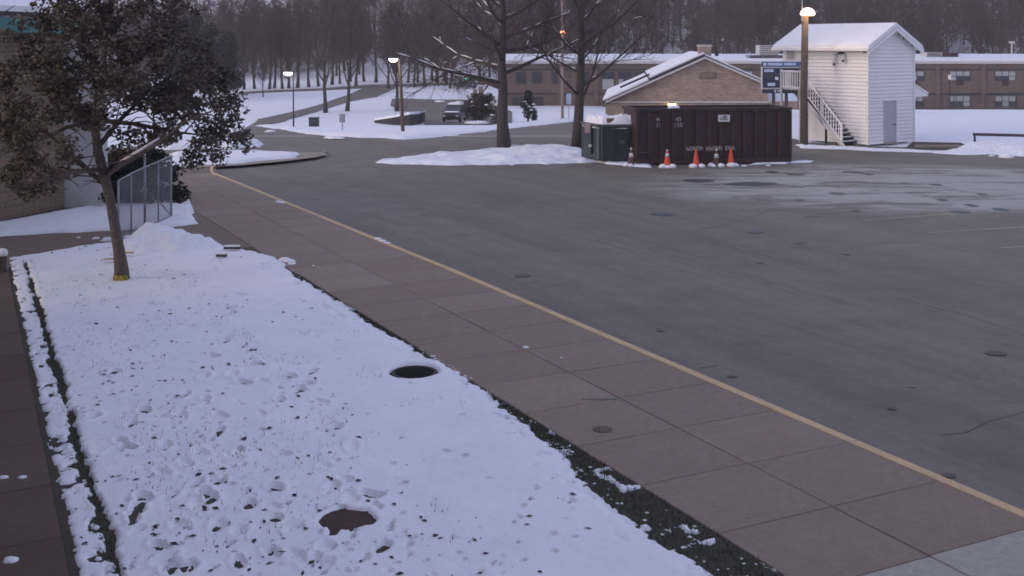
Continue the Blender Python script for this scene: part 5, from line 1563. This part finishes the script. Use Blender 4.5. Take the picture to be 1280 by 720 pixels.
MB().box(AT(704, 38, b.y - .15), (1.1, .1, .1)).build('crossarm', M['wood_dark'], up_)
def sign_post(x, yb, yt_, w, h, mat, label):
    b = G(x, yb); t = AT(x, yt_, b.y)
    e = thing('sign_post', label, 'sign', b)
    MB().tube([b - Vector((0, 0, .2)), t], .035, 6).build('post', M['steel'], e)
    MB().box(t + Vector((0, -.06, -h / 2)), (w, .03, h)).build('panel', mat, e)
sign_post(428, 165, 142.5, .38, .55, M['steel'], 'small grey road sign on a post beyond the road, below the trees')
sign_post(711, 151, 117, .55, 1.2, M['lightblue'], 'narrow pale blue sign just left of the forked bare tree')
b = P(1187, 140.5)
fl2 = thing('lamp_post', 'slim lamp post with pale head in front of the school wall', 'lamp post', AT(1187, 139, 93))
MB().tube([AT(1187, 142, 93), AT(1187, 95, 93)], .045, 6).build('pole', M['steel_dark'], fl2)
MB().box(AT(1187, 96.5, 93), (.16, .16, .36)).build('lamp_head', M['white_paint'], fl2)
p_ = AT(1264.5, 72, 200)
fl3 = thing('lamp_post', 'far slim lamp post above the school roof at the right edge', 'lamp post', (p_.x, 200, ground(p_.x, 200)))
MB().tube([(p_.x, 200, ground(p_.x, 200)), AT(1264.5, 53, 200)], .12, 6).build('pole', M['trim'], fl3)
MB().box(AT(1265, 53, 200), (.9, .5, .35)).build('lamp_head', M['trim'], fl3)
p_ = AT(903.5, 50, 215)
fl4 = thing('lamp_post', 'far lit lamp glowing in the wood above the brick gable', 'lamp post', (p_.x, 215, ground(p_.x, 215)))
MB().tube([(p_.x, 215, ground(p_.x, 215)), p_], .10, 6).build('pole', M['steel_dark'], fl4)
MB().lathe(p_, [(.15, -.25), (.32, 0), (.15, .25)], 10).build('lamp_head', M['small_light'], fl4, smooth_=True)

# bin, low wall, pillars
b = G(391.5, 158.5)
bn = thing('black_bin', 'square black bin standing in the snow by the side road', 'bin', b)
k_ = b.y / F
MB().span(b.x - 5.6 * k_, b.x + 5.6 * k_, b.y, b.y + 12 * k_, b.z - .05, b.z + 10.3 * k_).build('body', M['steel_dark'], bn, bevel=.02)
MB().span(b.x - 6 * k_, b.x + 6 * k_, b.y - .04, b.y + 12.4 * k_, b.z + 10.4 * k_, b.z + 11.4 * k_).build('lid', M['steel_dark'], bn)
MB().span(b.x - 3.6 * k_, b.x + 3.6 * k_, b.y - .02, b.y - .003, b.z + 6.2 * k_, b.z + 9.2 * k_).build('opening', M['glass'], bn)
wa0 = [G(x, y) for x, y in [(468, 153.5), (490, 156), (512, 157), (526, 155), (531, 151.5)]]
rw = thing('retaining_wall', 'low dark retaining wall with snow on top behind the bracket-arm lamp', 'wall', wa0[2])
for a_, b_ in zip(wa0[:-1], wa0[1:]):
    h0, h1 = [1.0 * (0.25 + .75 * min(1, max(0, (CX + p.x / p.y * F - 468) / 40))) for p in (a_, b_)]
    MB().prism([a_ - Vector((0, 0, .3)), b_ - Vector((0, 0, .3)), b_ + Vector((0, 0, h1)), a_ + Vector((0, 0, h0))], (0, .5, 0)).build('wall_section', M['wall_dark'], rw)
    MB().prism([a_ + Vector((0, -.08, h0 + .01)), b_ + Vector((0, -.08, h1 + .01)), b_ + Vector((0, -.08, h1 + .2)), a_ + Vector((0, -.08, h0 + .2))], (0, 1.1, 0)).build('snow', M['snow'], rw)
for n_, (x, y, h, lab) in enumerate([(594, 126, 1.6, 'short pinkish brick pillar at the back of the school car park'), (601, 127, 2.1, 'taller pinkish brick pillar beside the snow-dusted shrub')]):
    b = G(x, y); t = thing('brick_pillar', lab, 'pillar', b)
    MB().box(b + Vector((0, 0, h / 2 - .1)), (.62, .62, h + .2)).build('shaft', M['brick'], t)
    MB().box(b + Vector((0, 0, h + .05)), (.8, .8, .1)).build('cap', M['trim'], t)

# vehicles
def car(loc, rz, paint, label, suv=True, snow_roof=False, light=None):
    e = thing('parked_car', label, 'car', loc)
    L2, W2, H2 = 2.25, .92, 1.72 if suv else 1.45
    # body lofted from cross-sections: (y, half-width, z_bottom, z_top)
    secs = [(-L2, .78, .42, .80), (-L2 + .12, .88, .30, .95), (-1.2, W2, .26, 1.02), (0, W2, .26, 1.02), (1.3, W2, .26, 1.0), (L2 - .15, .86, .30, .88), (L2, .74, .42, .72)]
    def loft(secs_, name, mat, par, cap=True):
        mb_ = MB(); vs = []; n = 8
        for (y, w, z0, z1) in secs_:
            b_ = min(.10, (z1 - z0) * .3)
            vs += [(-w + b_, y, z0), (w - b_, y, z0), (w, y, z0 + b_), (w, y, z1 - b_), (w - b_, y, z1), (-w + b_, y, z1), (-w, y, z1 - b_), (-w, y, z0 + b_)]
        fs = [tuple(range(n))[::-1], tuple(range((len(secs_) - 1) * n, len(secs_) * n))]
        for i in range(len(secs_) - 1):
            for k in range(n): fs.append((i * n + k, i * n + (k + 1) % n, (i + 1) * n + (k + 1) % n, (i + 1) * n + k))
        me = mb_.add(vs, fs).mesh(name, smooth_=False)
        return link_mesh(name, me, mat, par)
    loft(secs, 'body', paint, e)
    g0, g1 = (-1.95, .95) if suv else (-1.6, .9)
    # glasshouse as a tapered frustum, roof on top
    def frus(name, ya, yb_, yc, yd, wa_, wb_, z0, z1, mat, par):
        vs = [(-wa_, ya, z0), (wa_, ya, z0), (wa_, yb_, z0), (-wa_, yb_, z0), (-wb_, yc, z1), (wb_, yc, z1), (wb_, yd, z1), (-wb_, yd, z1)]
        me = MB().add(vs, [(0, 3, 2, 1), (4, 5, 6, 7), (0, 1, 5, 4), (1, 2, 6, 5), (2, 3, 7, 6), (3, 0, 4, 7)]).mesh(name)
        return link_mesh(name, me, mat, par)
    frus('glasshouse', g0, g1 + .25, g0 + .25, g1 - .35, .86, .70, 1.0, H2 - .06, M['glass'], e)
    rf = frus('roof', g0 + .22, g1 - .30, g0 + .30, g1 - .45, .73, .66, H2 - .08, H2, paint, e)
    for sx in (-1, 1):
        for yy, z_l in ((g0 + .9, 0), (g1 - .75, 0)):
            vs = [(sx * .865, yy - .05, 1.0), (sx * .865, yy + .05, 1.0), (sx * .705, yy + .04, H2 - .06), (sx * .705, yy - .04, H2 - .06)]
            link_mesh('pillar', MB().prism(vs, (sx * .012, 0, 0)).mesh('pillar'), paint, e)
        for yy in (-1.35, 1.38):
            w_ = link_mesh('wheel', MB().tube([(sx * (W2 - .2), yy, .33), (sx * (W2 + .01), yy, .33)], .33, 16).mesh('wheel', smooth_=False), M['rubber'], e)
            link_mesh('rim', MB().tube([(sx * (W2 + .0), yy, .33), (sx * (W2 + .02), yy, .33)], .20, 12).mesh('rim'), M['steel'], w_)
        link_mesh('tail_light', MB().box((sx * .72, -L2 + .05, .80), (.2, .16, .16)).mesh('tail_light'), M['panel_red'], e)
        link_mesh('headlight', MB().box((sx * .66, L2 - .06, .66), (.26, .14, .14)).mesh('headlight'), M['sign_white'], e)
        link_mesh('mirror', MB().box((sx * (W2 + .08), .72, 1.06), (.16, .10, .12)).mesh('mirror', bevel=.02), paint, e)
    link_mesh('bumper', MB().box((0, -L2 - .03, .48), (1.6, .14, .20)).mesh('bumper', bevel=.03), M['rubber'], e)
    link_mesh('number_plate', MB().box((0, -L2 - .02, .74), (.32, .06, .14)).mesh('number_plate'), M['sign_white'], e)
    if snow_roof:
        frus('snow', g0 + .30, g1 - .40, g0 + .36, g1 - .5, .66, .60, H2 + .002, H2 + .14, M['snow'], rf)
        frus('snow', g1 + .34, L2 - .42, g1 + .44, L2 - .55, .74, .66, 1.0, 1.10, M['snow'], e)
    if light:
        link_mesh('green_lamp', MB().box((.1, -.2, H2 + .16), (.75, .3, .22)).mesh('green_lamp'), light, e)
    e.rotation_euler = (0, 0, rz)
b1 = G(567, 154.5)
car(b1 + Vector((0, 2.3, .1)), R(172), M['car_dark'], 'dark parked car with snow on roof and bonnet in the school car park', True, True)
b3 = G(582, 111)
car(b3 + Vector((0, 1, -.05)), R(35), M['car_blue'], 'far dark car with a small green light on the snowy lawn', True, False, M['green_light'])
sp = []
for x, y, r_ in [(548, 128.5, .5), (552, 128.6, .5), (574, 129, .4), (589, 130, .4), (592, 130, .4), (596, 155.5, .6), (600, 156, .7), (590, 155.8, .6)]:
    g = G(x, y); sp.append(((g.x, g.y, g.z + .15), r_, .35))
for x, y, r_ in [(338, 164.5, .25), (412, 172, .25), (418, 172.5, .3), (425, 172.8, .2), (640, 206.5, .1), (1100, 187, .15), (1130, 189, .12), (1240, 195, .12), (960, 207, .1), (930, 207.5, .12), (998, 202, .15), (1001, 182, .2), (1010, 184, .16), (1030, 185, .2)]:
    g = P(x, y); sp.append((g[:], r_, .4))
crumbs('snow_lumps', sp, 'lumps of ploughed snow left along the road edges', 8)

# ---------------------------------------------------------------- evening haze over the whole place
HZ = 0.0007
m = bpy.data.materials.new('haze'); m.use_nodes = True
m.node_tree.nodes.clear()
ho = m.node_tree.nodes.new('ShaderNodeOutputMaterial'); hv = m.node_tree.nodes.new('ShaderNodeVolumePrincipled')
hv.inputs['Color'].default_value = (.86, .80, .82, 1); hv.inputs['Density'].default_value = HZ
hv.inputs['Anisotropy'].default_value = .2
m.node_tree.links.new(hv.outputs[0], ho.inputs['Volume'])
if HZ:
    MB().span(-1000, 1000, -60, 2100, -7, 90).build('haze', m, label='thin dusk haze filling the air', cat='haze', kind='stuff')
